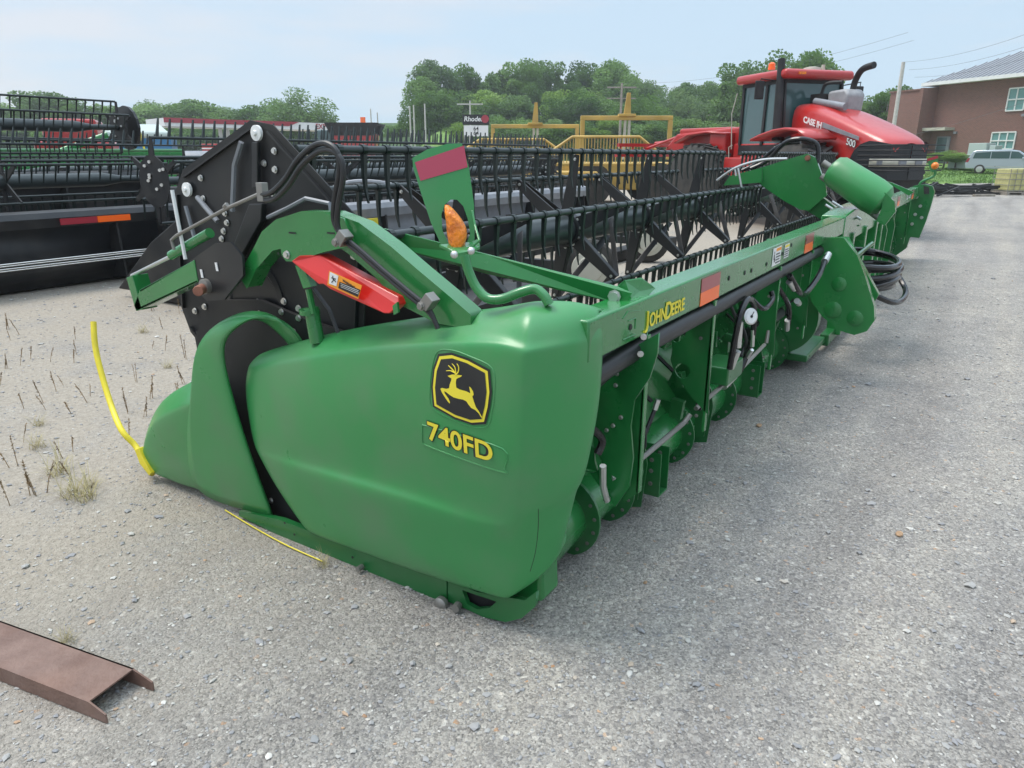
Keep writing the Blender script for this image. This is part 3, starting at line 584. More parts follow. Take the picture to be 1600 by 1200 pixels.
# arm tip: plate with pin, channel and cylinder
tp=plate('arm_tip_plate',[(1.558,1.313),(1.367,1.399),(1.264,1.411),(1.2,1.358),(1.206,1.279),(1.353,1.162),(1.476,1.144),(1.536,1.18),(1.56,1.22)],[],-.16,.012,'black',H)
b=MB()
for q in [(-0.168,1.49,1.281),(-0.168,1.38,1.319)]: b.prism([q,V(q)+V((0,-.014,0)),V(q)+V((0,-.018,-.035)),V(q)+V((0,-.004,-.035))],(-.003,0,0))
b.build('label','white',tp)
b=MB();b.cyl((-0.16,1.486,1.202),(-0.24,1.419,1.204),.022,16);b.build('pivot_pin','rpin',H,bevel=.003,smooth=True)
b=MB();b.lathe((-0.165,1.459,1.211),(-1,0,0),[(0,.033),(.02,.033),(.022,.026)],18);b.build('pin_collar','dull',H,smooth=True)
b=MB();b.prism([(-0.17,1.983,1.144),(-0.17,1.523,1.319),(-0.17,1.517,1.223),(-0.17,2.034,1.036),(-0.17,2.055,1.059)],(.012,0,0));b.prism([(-0.17,1.983,1.144),(-0.17,1.523,1.319),(-0.17,1.53,1.311),(-0.17,1.981,1.132)],(.07,0,0));b.prism([(-0.17,2.082,1.192),(-0.17,2.028,1.209),(-0.17,1.988,1.048),(-0.17,2.045,1.035)],(.08,0,0));b.prism([(-0.17,1.519,1.234),(-0.17,1.517,1.223),(-0.17,2.034,1.036),(-0.17,2.036,1.049)],(.07,0,0));b.build('front_channel','green',H,bevel=.003)
b=MB();b.cyl((-0.13,2.101,1.195),(-0.13,1.728,1.322),.009,10);b.build('cylinder_rod','steel',H,smooth=True)
b=MB();b.cyl((-0.13,1.748,1.318),(-0.13,1.445,1.435),.022,14);b.build('cylinder_barrel','green',H,smooth=True)
b=MB();b.tube([(-0.16,1.627,1.608),(-0.16,1.615,1.466),(-0.16,1.599,1.315)],.0085,6);b.build('white_strap','white',H)
b=MB();b.tube([(-0.17,1.659,1.354),(-0.17,1.668,1.395),(-0.17,1.625,1.417),(-0.17,1.253,1.547),(-0.17,1.047,1.608)],.0075,8);b.build('steel_line','dull',H,smooth=True)
b=MB();b.lathe((-0.17,1.26,1.555),(0,-1,.6),[(-.012,.011),(.012,.011)],6);b.box((-0.175,1.021,1.616),(.03,.035,.07));b.build('line_clamp','dull',H,bevel=.002)
for dz in(0,.022):
    pts=[(-0.18,1.017,1.607),(-0.19,0.948,1.618),(-0.2,0.858,1.666),(-0.2,0.781,1.734),(-0.2,0.693,1.781),(-0.2,0.623,1.787),(-0.2,0.577,1.755),(-0.2,0.577,1.692),(-0.19,0.618,1.605),(-0.18,0.64,1.526),(-0.18,0.604,1.472)]
    b=MB();b.tube(spline([V(p)+V((0,-dz*.7,-dz)) for p in pts],6),.0105,10);b.build('hydraulic_hose','rubber',H,smooth=True)
# reel arm (curved, near side)
oa=[(1.288,1.268),(1.173,1.388),(1.11,1.458),(1.018,1.51),(0.867,1.548),(0.713,1.551),(0.57,1.519),(0.423,1.444),(0.309,1.375),(0.172,1.295),(0.08,1.239),(0.081,1.188),(0.232,1.192),(0.382,1.236),(0.508,1.329),(0.629,1.401),(0.708,1.438),(0.959,1.407),(1.056,1.386),(1.167,1.305),(1.244,1.213)]
ra=plate('reel_arm',oa,[],-.09,.075,'green',H);k=ra.modifiers.new('b','BEVEL');k.width=.012;k.segments=3;k.limit_method='ANGLE'
P_g=[(1.007,1.491),(0.952,1.517),(0.731,1.546),(0.635,1.532),(0.586,1.439),(0.748,1.403),(0.931,1.353),(0.968,1.352),(0.988,1.373)]
gu=plate('arm_gusset',P_g,[],-.133,.012,'green',H);k=gu.modifiers.new('b','BEVEL');k.width=.003
b=MB();q=(-0.14,0.955,1.379);bolt(b,q,(-1,0,0),.012,.012);b.build('bolt','steel',gu)
b=MB()
for q in [(-0.141,0.913,1.465),(-0.141,0.703,1.476)]: b.bb((q[0],q[1]-.02,q[2]-.003),(q[0]-.001,q[1]+.02,q[2]+.003))
q=(-0.141,1.006,1.38);b.lathe(q,(-1,0,0),[(0,.006),(.001,.006)],10);b.build('slot','blackm',gu)
for k_ in(0,1):
    pts=[(-0.17,0.614,1.47),(-0.17,0.539,1.43),(-0.17,0.422,1.36),(-0.17,0.309,1.296),(-0.17,0.231,1.251),(-0.17,0.2,1.204)];b=MB();b.tube(spline([V(p)+V((0,-.012*k_,-.022*k_+.004)) for p in pts],4),.0085,8);b.build('hydraulic_hose','rubber',H,smooth=True)
b=MB()
for q in((535,372),):pass
for q in [(-0.175,0.603,1.467),(-0.175,0.217,1.278)]: b.box(V(q),(.045,.04,.05),Matrix.Rotation(R(40),3,'X'));bolt(b,V(q)+V((-.022,.02,-.015)),(-1,0,0),.012,.01)
b.build('hose_clamp','dull',H,bevel=.003)
# second inner arm
b=MB();s0,s1=V((0.551,-0.2,1.225)),V((0.25,0.835,1.468))
A_=[(988,458,.38),(965,448,.38),(760,398,.3),(600,358,.2),(600,385,.2),(760,428,.3),(960,475,.38),(975,478,.38)]
q=[(0.38,-0.281,1.27),(0.38,-0.221,1.288),(0.3,0.311,1.378),(0.2,0.754,1.463),(0.2,0.759,1.395),(0.3,0.312,1.3),(0.38,-0.211,1.227),(0.38,-0.258,1.229)]
b.prism(q,(.014,.01,0));b.build('lift_arm','green',H,bevel=.002)
b=MB();bolt(b,(0.365,-0.217,1.254),(-1,-.2,0),.018,.016);b.build('bolt','steel',H)
b=MB();b.prism([(0.42,-0.177,1.266),(0.42,-0.228,1.311),(0.5,-0.26,1.257),(0.42,-0.258,1.232)],(.1,-.03,0));b.build('arm_mount','green',H,bevel=.01)
# red safety prop
q=[(-0.16,0.912,1.359),(-0.16,0.869,1.382),(-0.13,0.782,1.39),(-0.15,0.377,1.273),(-0.17,0.364,1.248),(-0.18,0.399,1.216),(-0.18,0.424,1.213),(-0.17,0.698,1.272),(-0.17,0.733,1.288),(-0.17,0.758,1.285)]
b=MB();b.prism(q,(.05,.0,0));rp=b.build('safety_prop','red',H,bevel=.004)
rp['label']='red safety stop channel'
q=[(-0.188,0.674,1.345),(-0.188,0.514,1.306),(-0.188,0.537,1.255),(-0.188,0.69,1.292)];b=MB();b.prism(q,(-.002,0,0));dc=b.build('warning_decal','orange',rp)
b=MB();b.prism([(-0.191,0.669,1.342),(-0.191,0.627,1.331),(-0.191,0.641,1.292),(-0.19,0.68,1.298)],(-.001,0,0));b.build('decal_pictogram','white',dc)
b=MB();b.prism([(-0.191,0.623,1.31),(-0.19,0.522,1.29),(-0.191,0.537,1.263),(-0.191,0.632,1.286)],(-.001,0,0))
b.tube([(-0.192,0.655,1.329),(-0.192,0.654,1.312),(-0.192,0.664,1.304)],.0022,5);b.tube([(-0.192,0.653,1.317),(-0.192,0.641,1.307)],.0022,5);b.tube([(-0.192,0.663,1.321),(-0.192,0.64,1.318)],.002,5);b.build('decal_print','blackm',dc)
me=text_mesh('WARNING',.013,0,.0006);put(me,'decal_text','blackm',dc,frame((-0.191,0.606,1.314),V((-0.19,0.531,1.296))-V((-0.19,0.606,1.314)),(0,0,1)) if False else frame((-0.191,0.609,1.313),(0,-.93,-.37),(0,-.37,.93)))
b=MB()
for i in range(3): b.tube([V((-0.192,0.618,1.304))+V((0,0,-.006*i)),V((-0.192,0.53,1.286))+V((0,0,-.006*i))],.0008,4)
b.build('decal_lines','white',dc)
b=MB();b.prism([(-0.14,0.916,1.339),(-0.14,0.872,1.345),(-0.14,0.835,1.264),(-0.14,0.88,1.252)],(.03,0,0));b.tube([(-0.1,0.897,1.242),(-0.1,0.879,1.145)],.013,8);b.cyl((-0.08,0.914,1.164),(-0.08,0.894,1.02),.03,16);b.lathe((-0.08,0.924,1.145),(0,0,1),[(-.01,.042),(.01,.042)],18);b.build('lift_cylinder','green',H,smooth=True)
b=MB();b.tube([(-0.12,0.844,1.255),(-0.12,0.764,1.175),(-0.12,0.728,1.09)],.008,6);b.build('link_rod','black',H)
b=MB();b.prism([(-0.18,0.382,1.245),(-0.18,0.36,1.261),(-0.18,0.357,1.225),(-0.18,0.378,1.213)],(.01,0,0));b.build('prop_latch','green',rp)
# ---- near marker lamp
b=MB();b.tube(spline([(-0.05,-0.178,1.289),(-0.05,-0.159,1.316),(-0.05,-0.124,1.334),(-0.07,-0.085,1.324),(-0.09,-0.023,1.298),(-0.1,0.029,1.296),(-0.1,0.073,1.326),(-0.1,0.104,1.377),(-0.1,0.121,1.429)],6),.0165,14);mt_=b.build('marker_post','green',H,smooth=True)
D0=2.05
Q=lambda l:[V(p) for p in l]
fr=Q([(-0.426,0.052,1.742),(-0.403,0.017,1.765),(-0.372,-0.031,1.78),(-0.351,-0.064,1.781),(-0.341,-0.08,1.717),(-0.342,-0.096,1.616),(-0.367,-0.113,1.526),(-0.387,-0.12,1.5),(-0.417,-0.11,1.488),(-0.436,-0.08,1.499),(-0.453,-0.054,1.513),(-0.442,-0.015,1.57),(-0.415,0.035,1.651),(-0.426,0.051,1.717)])
o_=V((-0.391,-0.04,1.617));ex=(V((-0.332,-0.131,1.617))-o_).normalized();nz_=V((-.80,-.5,.1)).normalized();ez=nz_.cross(ex).normalized()
def to2(p): d=V(p)-o_;return (d.dot(ex),d.dot(ez))
hole=[to2(p) for p in Q([(-0.401,-0.024,1.59),(-0.395,-0.032,1.617),(-0.386,-0.046,1.631),(-0.377,-0.062,1.631),(-0.367,-0.076,1.613),(-0.369,-0.092,1.579),(-0.382,-0.108,1.54),(-0.388,-0.099,1.513),(-0.432,-0.068,1.512),(-0.425,-0.042,1.549)])]
me=curve_mesh('panel',[[to2(p) for p in fr],hole],.003);pn=put(me,'marker_panel','shield',H,Matrix(((ex.x,ez.x,ex.cross(ez).x,o_.x),(ex.y,ez.y,ex.cross(ez).y,o_.y),(ex.z,ez.z,ex.cross(ez).z,o_.z),(0,0,0,1))))
view=(V((-2.04,-1.32,1.75))-o_).normalized()
b=MB();q=Q([(-0.423,0.046,1.73),(-0.348,-0.069,1.775),(-0.343,-0.077,1.717),(-0.415,0.034,1.68)]);nrm=ex.cross(ez);nrm=nrm if nrm.dot(view)>0 else -nrm;b.prism([o_+ex*to2(p)[0]+ez*to2(p)[1]+nrm*.002 for p in q],nrm*.0015);b.build('marker_reflector','reflp',pn)
lens=MB()
for c_,sc in((0,1),):
    rows_=[]
    for c,w in zip(((-0.44,-0.074,1.621),(-0.436,-0.081,1.604),(-0.429,-0.091,1.578),(-0.426,-0.096,1.555),(-0.426,-0.096,1.531),(-0.426,-0.095,1.503)),(3,9,13,16,15,11)):
        c=V(c);rt_=V((.542,-.84,0));rows_.append([c+rt_*(w*.00185*math.cos(a))+V((-.84,-.54,0))*(.032*math.sin(a)*min(1,w/10)) for a in [math.pi*2*k/14 for k in range(14)]])
    for r_ in rows_: r_.append(r_[0])
    lens.grid(rows_)
lens.build('amber_lamp','amber',H,sub=1)
b=MB();b.prism(Q([(-0.469,-0.066,1.516),(-0.472,-0.099,1.508),(-0.476,-0.128,1.496),(-0.446,-0.156,1.502),(-0.408,-0.161,1.51),(-0.385,-0.141,1.53),(-0.379,-0.114,1.517),(-0.393,-0.073,1.505)]),(0,0,-.008));b.tube(Q([(-0.419,-0.143,1.509),(-0.409,-0.16,1.526),(-0.382,-0.126,1.564),(-0.37,-0.109,1.601)]),.004,6);b.build('lamp_base','green',H,bevel=.003)
b=MB()
for q in Q([(-0.478,-0.125,1.493),(-0.454,-0.164,1.503)]): b.ball(q,.011,8)
b.build('bolt','steel',H,smooth=True)
# ---- centre arm, tank
ca=plate('center_arm_plate',[(0.643,1.632),(0.319,1.736),(0.222,1.765),(0.142,1.73),(0.018,1.472),(0.001,1.383),(0.141,1.233),(0.231,1.242),(0.393,1.323),(0.559,1.423),(0.64,1.477)],[],5.6,.05,'green',H)
b=MB();bolt(b,(5.57,0.211,1.724),(-1,0,0),.02,.02);b.build('bolt','rpin',ca)
plate('center_arm',[(0.179,1.232),(0.077,1.383),(-0.228,1.175),(-0.322,1.107),(-0.177,1.039)],[],5.68,.1,'green',H)
b=MB();a0=V((5.75,.0,1.6));tp0=V((5.4,-0.048,1.634));tp1=V((5.4,-0.535,1.334));dr=(tp1-tp0).normalized();Ln=(tp1-tp0).length
b.lathe(tp0-dr*.02,dr,[(0,.05),(.02,.115),(.07,.145),(Ln*.8,.16),(Ln-.02,.15),(Ln+.03,.1)],28);tk=b.build('nitrogen_accumulator','shield',H,smooth=True);
b=MB();b.lathe(tp0-dr*.1,dr,[(0,.03),(.1,.03)],12);b.cyl(tp0-dr*.1+V((0,0,-.12)),tp1+V((0,0,-.15)),.03,10);b.build('tank_fitting','dull',H,smooth=True)
plate('tank_bracket',[(-0.532,1.438),(-0.62,1.358),(-0.642,1.276),(-0.573,1.15),(-0.5,1.186),(-0.526,1.3)],[],5.3,.06,'green',H)
b=MB();b.tube(spline([(5.6,.75,1.62),(5.62,.6,1.7),(5.6,.45,1.86),(5.58,.3,1.9),(5.6,.15,1.85),(5.6,.12,1.68)]),.022,10);b.tube(spline([(5.65,.85,1.6),(5.66,.7,1.68),(5.64,.5,1.84),(5.6,.3,1.87)]),.018,10);b.build('hydraulic_hose','vinyl',H,smooth=True)
b=MB();b.tube(spline([(5.2,0.959,1.514),(5.2,0.782,1.636),(5.2,0.548,1.707),(5.2,0.316,1.719)]),.012,8);b.tube([(5.2,0.764,1.636),(5.2,0.699,1.411)],.01,6);b.tube([(5.2,0.795,1.636),(5.2,0.775,1.559)],.01,6);b.tube([(5.5,-0.016,1.299),(5.5,-0.26,1.161)],.012,8);b.tube([(5.5,-0.069,1.331),(5.5,-0.341,1.176)],.012,8);b.build('steel_line','steel',H,smooth=True)
b=MB();b.prism([(5.5,0.926,1.55),(5.5,0.618,1.633),(5.5,0.603,1.493),(5.5,0.983,1.455)],(.05,0,0));b.build('arm_extension','green',H)
plate('lift_lug',[(-0.464,1.592),(-0.782,1.425),(-0.789,1.379),(-0.656,1.387),(-0.443,1.545)],[],5.8,.05,'green',H) if False else None
b=MB();b.prism([(8.5,-0.169,1.436),(8.5,-0.237,1.422),(8.5,-0.512,1.311),(8.5,-0.462,1.263)],(.06,0,0));b.build('far_reel_arm','green',H)
# ---- far end
fs=plate('far_end_shield',[(-0.213,1.261),(-0.371,1.285),(-0.488,1.257),(-0.531,1.165),(-0.516,0.956),(-0.481,0.691),(-0.421,0.399),(-0.283,0.412),(-0.253,0.214),(-0.044,0.011),(0.034,0.061),(0.047,0.503),(0.011,0.938)],[],12.3,.2,'dgreen',H);k=fs.modifiers.new('b','BEVEL');k.width=.03;k.segments=3
b=MB()
for q in [(12.19,-0.28,1.075),(12.19,-0.36,0.93),(12.19,-0.304,0.79),(12.19,-0.408,0.742),(12.19,-0.28,0.629)]: bolt(b,q,(-1,0,0),.02,.02)
b.build('bolt','steel',fs)
b=MB();b.prism([(12.18,-0.357,1.265),(12.18,-0.446,1.236),(12.18,-0.462,1.133),(12.18,-0.387,1.13)],(-.01,0,0));b.build('shield_cutout','blackm',fs)
b=MB();b.tube(spline([(12.3,-0.285,1.238),(12.3,-0.31,1.323),(12.3,-0.467,1.408),(12.3,-0.492,1.491)],4),.02,8);b.build('marker_post','green',H,smooth=True)
b=MB();b.prism([(12.3,-0.342,1.674),(12.3,-0.483,1.725),(12.3,-0.529,1.552),(12.3,-0.477,1.47),(12.3,-0.417,1.49)],(.01,0,0));fp_=b.build('marker_panel','shield',H)
b=MB();b.prism([(12.28,-0.34,1.695),(12.28,-0.481,1.746),(12.28,-0.497,1.705),(12.28,-0.346,1.654)],(.01,0,0));b.build('marker_reflector','refr',fp_)
b=MB();b.ball((12.25,-0.471,1.583),.06,14);b.build('amber_lamp','amber',H,smooth=True)
# ================================================================== other headers in the yard
def header(x0,x1,y,zb,label,col='black',beam_h=.28,reel=None,reel_x=None,lines=True,sheet='black',tin=.3,up=False,flip=1,g='headers parked in the yard'):
    h=empty('combine_header',((x0+x1)/2,y,0),0,label,'combine header',g)
    b=MB()
    n=12;pr=[(y+.0,zb-.22),(y-.02,zb-.1),(y+.02,zb-.03),(y+.1,zb),(y+.2,zb-.02),(y+.24,zb-.22)]
    b.grid([[(x,*p) for p in pr] for x in(x0,x1)]);b.prism([(x0,*p) for p in pr],(.01,0,0));b.prism([(x1,*p) for p in pr],(-.01,0,0))
    b.build('top_beam',col,h,smooth=True)
    b=MB();b.grid([[(x,y+.15,zb-.2),(x,y+.22,zb-.55),(x,y+.12,.3),(x,y+.3,.05)] for x in(x0,x1)]);b.build('back_sheet',sheet,h,smooth=True,solid=.02)
    b=MB();b.bb((x0,y+.3,.03),(x1,y+1.6,.1));b.build('floor','blackm',h)
    b=MB();b.prism([(x1,y-.03,.1),(x1,y-.05,zb-.05),(x1,y+.3,zb-.02),(x1,y+1.0,.75),(x1,y+1.9,.1)],(.05,0,0));b.build('end_panel','blackm',h,bevel=.02)
    b=MB();b.prism([(x0,y-.03,.1),(x0,y-.05,zb-.05),(x0,y+.3,zb-.02),(x0,y+1.0,.75),(x0,y+1.9,.1)],(-.05,0,0));b.build('end_panel','blackm',h,bevel=.02)
    b=MB()
    x=x0+.9
    while x<x1: b.prism([(x,y-.02,zb-.2),(x,y-.08,.1),(x,y+.3,.05),(x,y+.3,zb-.3)],(.03,0,0));x+=2.1
    b.build('frame_ribs','blackm',h)
    if lines:
        b=MB()
        for dz in(0,.025,.06,.085): b.cyl((x0+.1,y-.1,.36+dz),(x1-.3,y-.1,.36+dz),.008,6)
        b.build('steel_lines','steel',h)
    if reel:
        ry,rz,rr=reel;ra,rb=reel_x or (x0+.15,x1-.15);th0=93
        b=MB();b.tube([(ra,ry,rz),(ra+.5,ry,rz),(ra+.8,ry,rz),(rb-.8,ry,rz),(rb-.5,ry,rz),(rb,ry,rz)],[.05,.05,.1,.1,.05,.05],16);b.build('reel_tube','bar',h,smooth=True)
        for k in range(6):
            a=R(th0-60*k);yy=ry+rr*math.cos(a);zz=rz+rr*math.sin(a);b=MB();b.cyl((ra,yy,zz),(rb,yy,zz),.018,8)
            x=ra+.1
            tilt=(.03 if k in(2,3,4) else .10)
            while x<rb:
                if up and k==0: b.prism([(x-.02,yy,zz),(x+.02,yy,zz),(x+.075,yy+.03,zz+.22),(x+.06,yy+.03,zz+.22)],(0,.02,0));x+=.155;continue
                b.prism([(x-.014,yy,zz),(x+.014,yy,zz),(x+.006,yy+tilt,zz-.24),(x-.006,yy+tilt,zz-.24)],(0,.014,0));x+=.155
            b.build('tine_bar','poly',h)
        for xx in [ra,rb]+[ra+(rb-ra)*t for t in(.33,.66)]:
            b=MB()
            for k in range(6):
                a=R(th0-60*k);a2=R(th0-60*(k+1));c=V((xx,ry,rz));p=c+V((0,math.cos(a),math.sin(a)))*rr;q=c+V((0,math.cos(a2),math.sin(a2)))*rr
                t=V((0,-math.sin(a),math.cos(a)));b.prism([c-t*.06,c+t*.06,p+t*.025,p-t*.025],(.02,0,0))

            if xx in(ra,rb):
                b.lathe((xx-.006,ry,rz),(1,0,0),[(0,rr*.62),(.01,rr*.62)],12)
            s_=b.build('reel_spider','blackm',h)
            if xx in(ra,rb):
                b=MB();r9=random.Random(int(xx*10))
                for i_ in range(9):
                    a=r9.uniform(0,6.3);q=r9.uniform(.15,.55)*rr;b.lathe((xx-.01,ry+q*math.cos(a),rz+q*math.sin(a)),(-1,-.6,0),[(0,.02),(.02,.02)],6)
                b.build('bolt','steel',s_)
    return h
hb=header(-1.5,5.7,9.0,1.06,'black draper header at left with a red and orange reflector strip and thin steel lines','black',reel=(10.05,1.40,.5),reel_x=(-1.5,4.9),up=True)
b=MB();b.bb((2.85,8.93,.87),(3.33,8.95,.95));b.build('reflector','refr',hb)
b=MB();b.bb((3.34,8.93,.87),(3.8,8.95,.95));b.build('reflector','refo',hb)
b=MB();b.prism([(4.2,8.9,.85),(4.5,8.85,.75),(4.55,8.85,.15),(4.3,8.9,.1)],(.06,0,0));b.bb((4.25,8.8,.1),(4.32,9.05,1.05));b.bb((4.75,8.8,.1),(4.82,9.05,1.05));b.bb((4.3,8.86,.3),(4.75,8.9,.8));b.build('hinge_frame','blackm',hb,bevel=.01)
b=MB();b.tube(spline([(4.9,9.9,1.4),(5.1,9.6,1.6),(5.4,9.4,1.6),(5.8,9.3,1.5)]),.03,8);b.build('reel_arm','bar',hb)
b=MB();b.tube([(5.3,9.3,1.62),(5.7,9.2,1.55),(5.75,9.2,1.45)],.015,6);b.build('grab_rod','white',hb)
h2=header(3.0,12.5,6.1,1.12,'black header right behind the green one, with grey beam, white wheel hub, amber lamp','lgrey',reel=(7.15,1.45,.5),up=True,sheet='lgrey')
b=MB();b.lathe((3.6,5.95,1.36),(-.4,-.8,0),[(0,.1),(.03,.1),(.05,.08)],20);b.build('lamp_housing','grey',h2,smooth=True)
b=MB();b.lathe((3.56,5.87,1.36),(-.4,-.8,0),[(0,.075),(.03,.06),(.04,.02)],20);b.build('amber_lamp','amber',h2,smooth=True)
b=MB();b.cyl((3.7,5.6,1.0),(4.3,5.6,1.08),.14,18);b.tube(spline([(4.2,5.7,1.15),(4.7,5.6,1.4),(5.4,5.6,1.4),(6.2,5.7,1.25)]),.03,8);b.build('grey_drum','grey',h2,smooth=True)
b=MB();b.bb((3.9,5.5,.8),(3.98,5.52,1.05));b.build('reflector','refr',h2)
b=MB();b.bb((5.0,5.95,.72),(5.7,5.97,.9));b.build('decal','decaly',h2)
b=MB();b.bb((5.0,5.94,.6),(5.8,5.96,.68));b.build('reflector','refo',h2)
for hx_,hy in((6.25,2.86),(9.5,3.4)):
    w=P('transport_wheel','tyre',h2,lambda b:b.lathe((hx_+.02,hy,.36),(.85,.5,0),[(-.02,.2),(0,.33),(.03,.36),(.17,.36),(.2,.33),(.22,.2)],28),smooth=True)
    P('wheel_hub','cream',w,lambda b:b.lathe((hx_-.0,hy-.02,.36),(-.85,-.5,0),[(0,.24),(.02,.235),(.025,.2),(.03,.17),(.04,.16)],28),smooth=True)
    b=MB();b.bb((hx_,hy,.3),(hx_+.1,6.1,.42));b.build('axle_beam','blackm',h2)
b=MB();b.bb((2.3,2.95,.1),(5.4,3.65,.26));b.bb((2.3,3.65,.1),(5.4,3.72,.5));b.bb((3.6,3.9,.12),(6.3,5.9,.34));b.bb((3.6,3.7,.1),(6.3,3.9,.2));rq=random.Random(4)
for i_ in range(26): b.box((rq.uniform(3.9,6.),rq.uniform(3.7,5.6),rq.uniform(.35,.55)),(rq.uniform(.2,1.2),rq.uniform(.04,.12),rq.uniform(.04,.12)),Matrix.Rotation(rq.uniform(-.5,.5),3,'Z'))
b.build('deck','blackm',h2)
b=MB();b.bb((6.9,3.8,.02),(12,4.1,.2));b.bb((4.2,4.5,.25),(12,4.7,.42));b.build('tool_bar','blackm',h2,bevel=.02)
h3=header(7.5,17.0,8.6,1.2,'black header two rows behind the green one, nearest the red tractor','black',reel=(9.7,1.5,.5),up=True,sheet='lgrey')
h4=header(4.0,15.5,12.6,1.15,'farther black header in the middle of the yard, below the yellow scrapers','blackm',reel=(13.6,1.45,.5),up=True)
# high reel at far left and green header below it
E5=V((6.151,12.725,2.245));xe,ye,ze=E5
h5=header(xe-9,xe,ye-1.,ze-.75,'black header raised on a cart at far left, round reel end against the trees','black',reel=(ye,ze,.46),lines=False,sheet='blackm')
b=MB();b.lathe((xe,ye,ze),(1,0,0),[(0,.4),(.05,.4),(.06,.3)],16);b.build('reel_end_disc','black',h5)
for x in(xe-6,xe-1.5):
    b=MB();b.bb((x,ye-.4,.35),(x+.1,ye-.3,ze-.7));b.build('cart_post','blackm',h5)
b=MB();b.bb((xe-9,ye-.7,.3),(xe,ye-.5,.45));b.build('cart_frame','blackm',h5)
for x in(xe-7,xe-1): P('cart_wheel','tyre',h5,lambda b:b.lathe((x,ye-.7,.33),(1,0,0),[(0,.2),(.02,.33),(.2,.33),(.22,.2)],20))
h6=header(-9,7.5,21.5,1.1,'long green header in the far left rows, behind the black ones','dgreen',sheet='dgreen',lines=False)
# ================================================================== other machines (built round their own base)
def local(loc,yaw,name,label,cat,group=None): return empty(name,loc,yaw,label,cat,group)
def LB(): return MB().L()
# ---- big red articulated tractor
T=local((-2.04+19.5*.84009+7.2*.54244,-1.32+19.5*.54244-7.2*.84009,0),R(-130.15),'articulated_tractor','large red articulated tractor with sloping hood marked 500 and black cab stack','tractor')
def wheel(x,y,r=1.03,w=.7):
    sg=1 if y>0 else -1
    b=LB();b.lathe((x,y-w/2,r),(0,1,0),[(0,r*.5),(.02,r*.86),(.1,r*.96),(w-.1,r*.96),(w-.02,r*.86),(w,r*.5)],36)
    for i in range(26):
        a=2*math.pi*i/26
        for s_ in(-1,1):
            a1=a+(math.pi/26 if s_>0 else 0);p=[]
            for (t,yy) in((a1,0),(a1+.2,s_*w*.46),(a1+.265,s_*w*.46),(a1+.075,0)): p.append((x+r*.95*math.cos(t),y+yy,r+r*.95*math.sin(t)))
            c=V((x,y,r));vs=[V(q) for q in p];ou=[V((x+(q[0]-x)*1.06,q[1],r+(q[2]-r)*1.06)) for q in p]
            b.add(vs+ou,[(0,1,2,3),(7,6,5,4),(0,4,5,1),(1,5,6,2),(2,6,7,3),(3,7,4,0)])
    o=b.build('wheel','tyre',T,smooth=True)
    b=LB();yy=y+sg*w*.3;b.lathe((x,yy,r),(0,sg,0),[(0,r*.52),(.04,r*.5),(.02,r*.3),(.1,r*.22),(.14,r*.1)],28);h=b.build('rim','tred' if False else 'dull',o,smooth=True)
for x in(1.95,-2.35):
    for y in(-1.12,1.12): wheel(x,y,1.03,.8)
def TB(name,m,fn,par=None,**k):
    b=LB();fn(b);return b.build(name,m,par or T,**k)
# hood: lofted, sloping to the nose
hood=[]
for x,zt,zb,w in((.75,2.95,1.75,.62),(1.3,2.93,1.75,.66),(2.2,2.72,1.6,.68),(3.1,2.45,1.5,.68),(3.7,2.27,1.45,.66),(4.1,2.14,1.6,.62),(4.3,2.06,1.9,.5),(4.36,1.98,1.93,.4)):
    hood.append([(x,-w,zb),(x,-w,zt-.22),(x,-w+.08,zt-.07),(x,-w+.25,zt-.01),(x,0,zt+.02),(x,w-.25,zt-.01),(x,w-.08,zt-.07),(x,w,zt-.22),(x,w,zb)])
TB('hood','tred',lambda b:b.grid(hood),smooth=True,sub=1)
def gr(b):
    L_=[]
    for x,w,zt,zb in((3.2,.685,1.55,1.2),(3.4,.69,1.85,1.2),(3.6,.69,1.98,1.2),(3.85,.67,2.04,1.2),(4.1,.62,2.02,1.2),(4.33,.47,1.97,1.25),(4.4,.0,1.97,1.25)):
        L_.append([(x,-w-.01,zb),(x,-w-.01,(zt+zb)/2),(x,-w-.01,zt)])
    b.grid(L_);b.grid([[(p[0],-p[1],p[2]) for p in r] for r in L_])
gri=TB('grille','grille',gr,smooth=True)
TB('grille_slats','blackm',lambda b:[b.tube([(3.2,-.71,z),(3.75,-.69,z),(4.1,-.62,z),(4.31,-.46,z),(4.35,0,z),(4.31,.46,z)],.012,5) for z in(1.45,1.55,1.65,1.75,1.85,1.95)],gri)
TB('headlamp_band','cream',lambda b:b.grid([[(3.95,-.68,1.52),(3.95,-.68,1.68)],[(4.2,-.6,1.52),(4.2,-.6,1.68)],[(4.38,-.42,1.52),(4.37,-.42,1.68)],[(4.42,0,1.52),(4.41,0,1.68)],[(4.38,.42,1.52),(4.37,.42,1.68)],[(4.2,.6,1.52),(4.2,.6,1.68)]]),smooth=True,solid=.03)
TB('headlamp','lgrey',lambda b:[b.bb((4.15,-.66,1.56),(4.25,-.58,1.65)),b.bb((4.38,-.3,1.56),(4.45,-.12,1.65)),b.bb((4.38,.12,1.56),(4.45,.3,1.65))],bevel=.01)
TB('front_weight','blackm',lambda b:(b.prism([(3.3,-.6,1.5),(4.35,-.5,1.5),(4.2,-.45,.95),(3.6,-.5,.75)],(0,1.0,0)),b.bb((.3,-.45,.7),(3.9,.45,1.3))),bevel=.06)
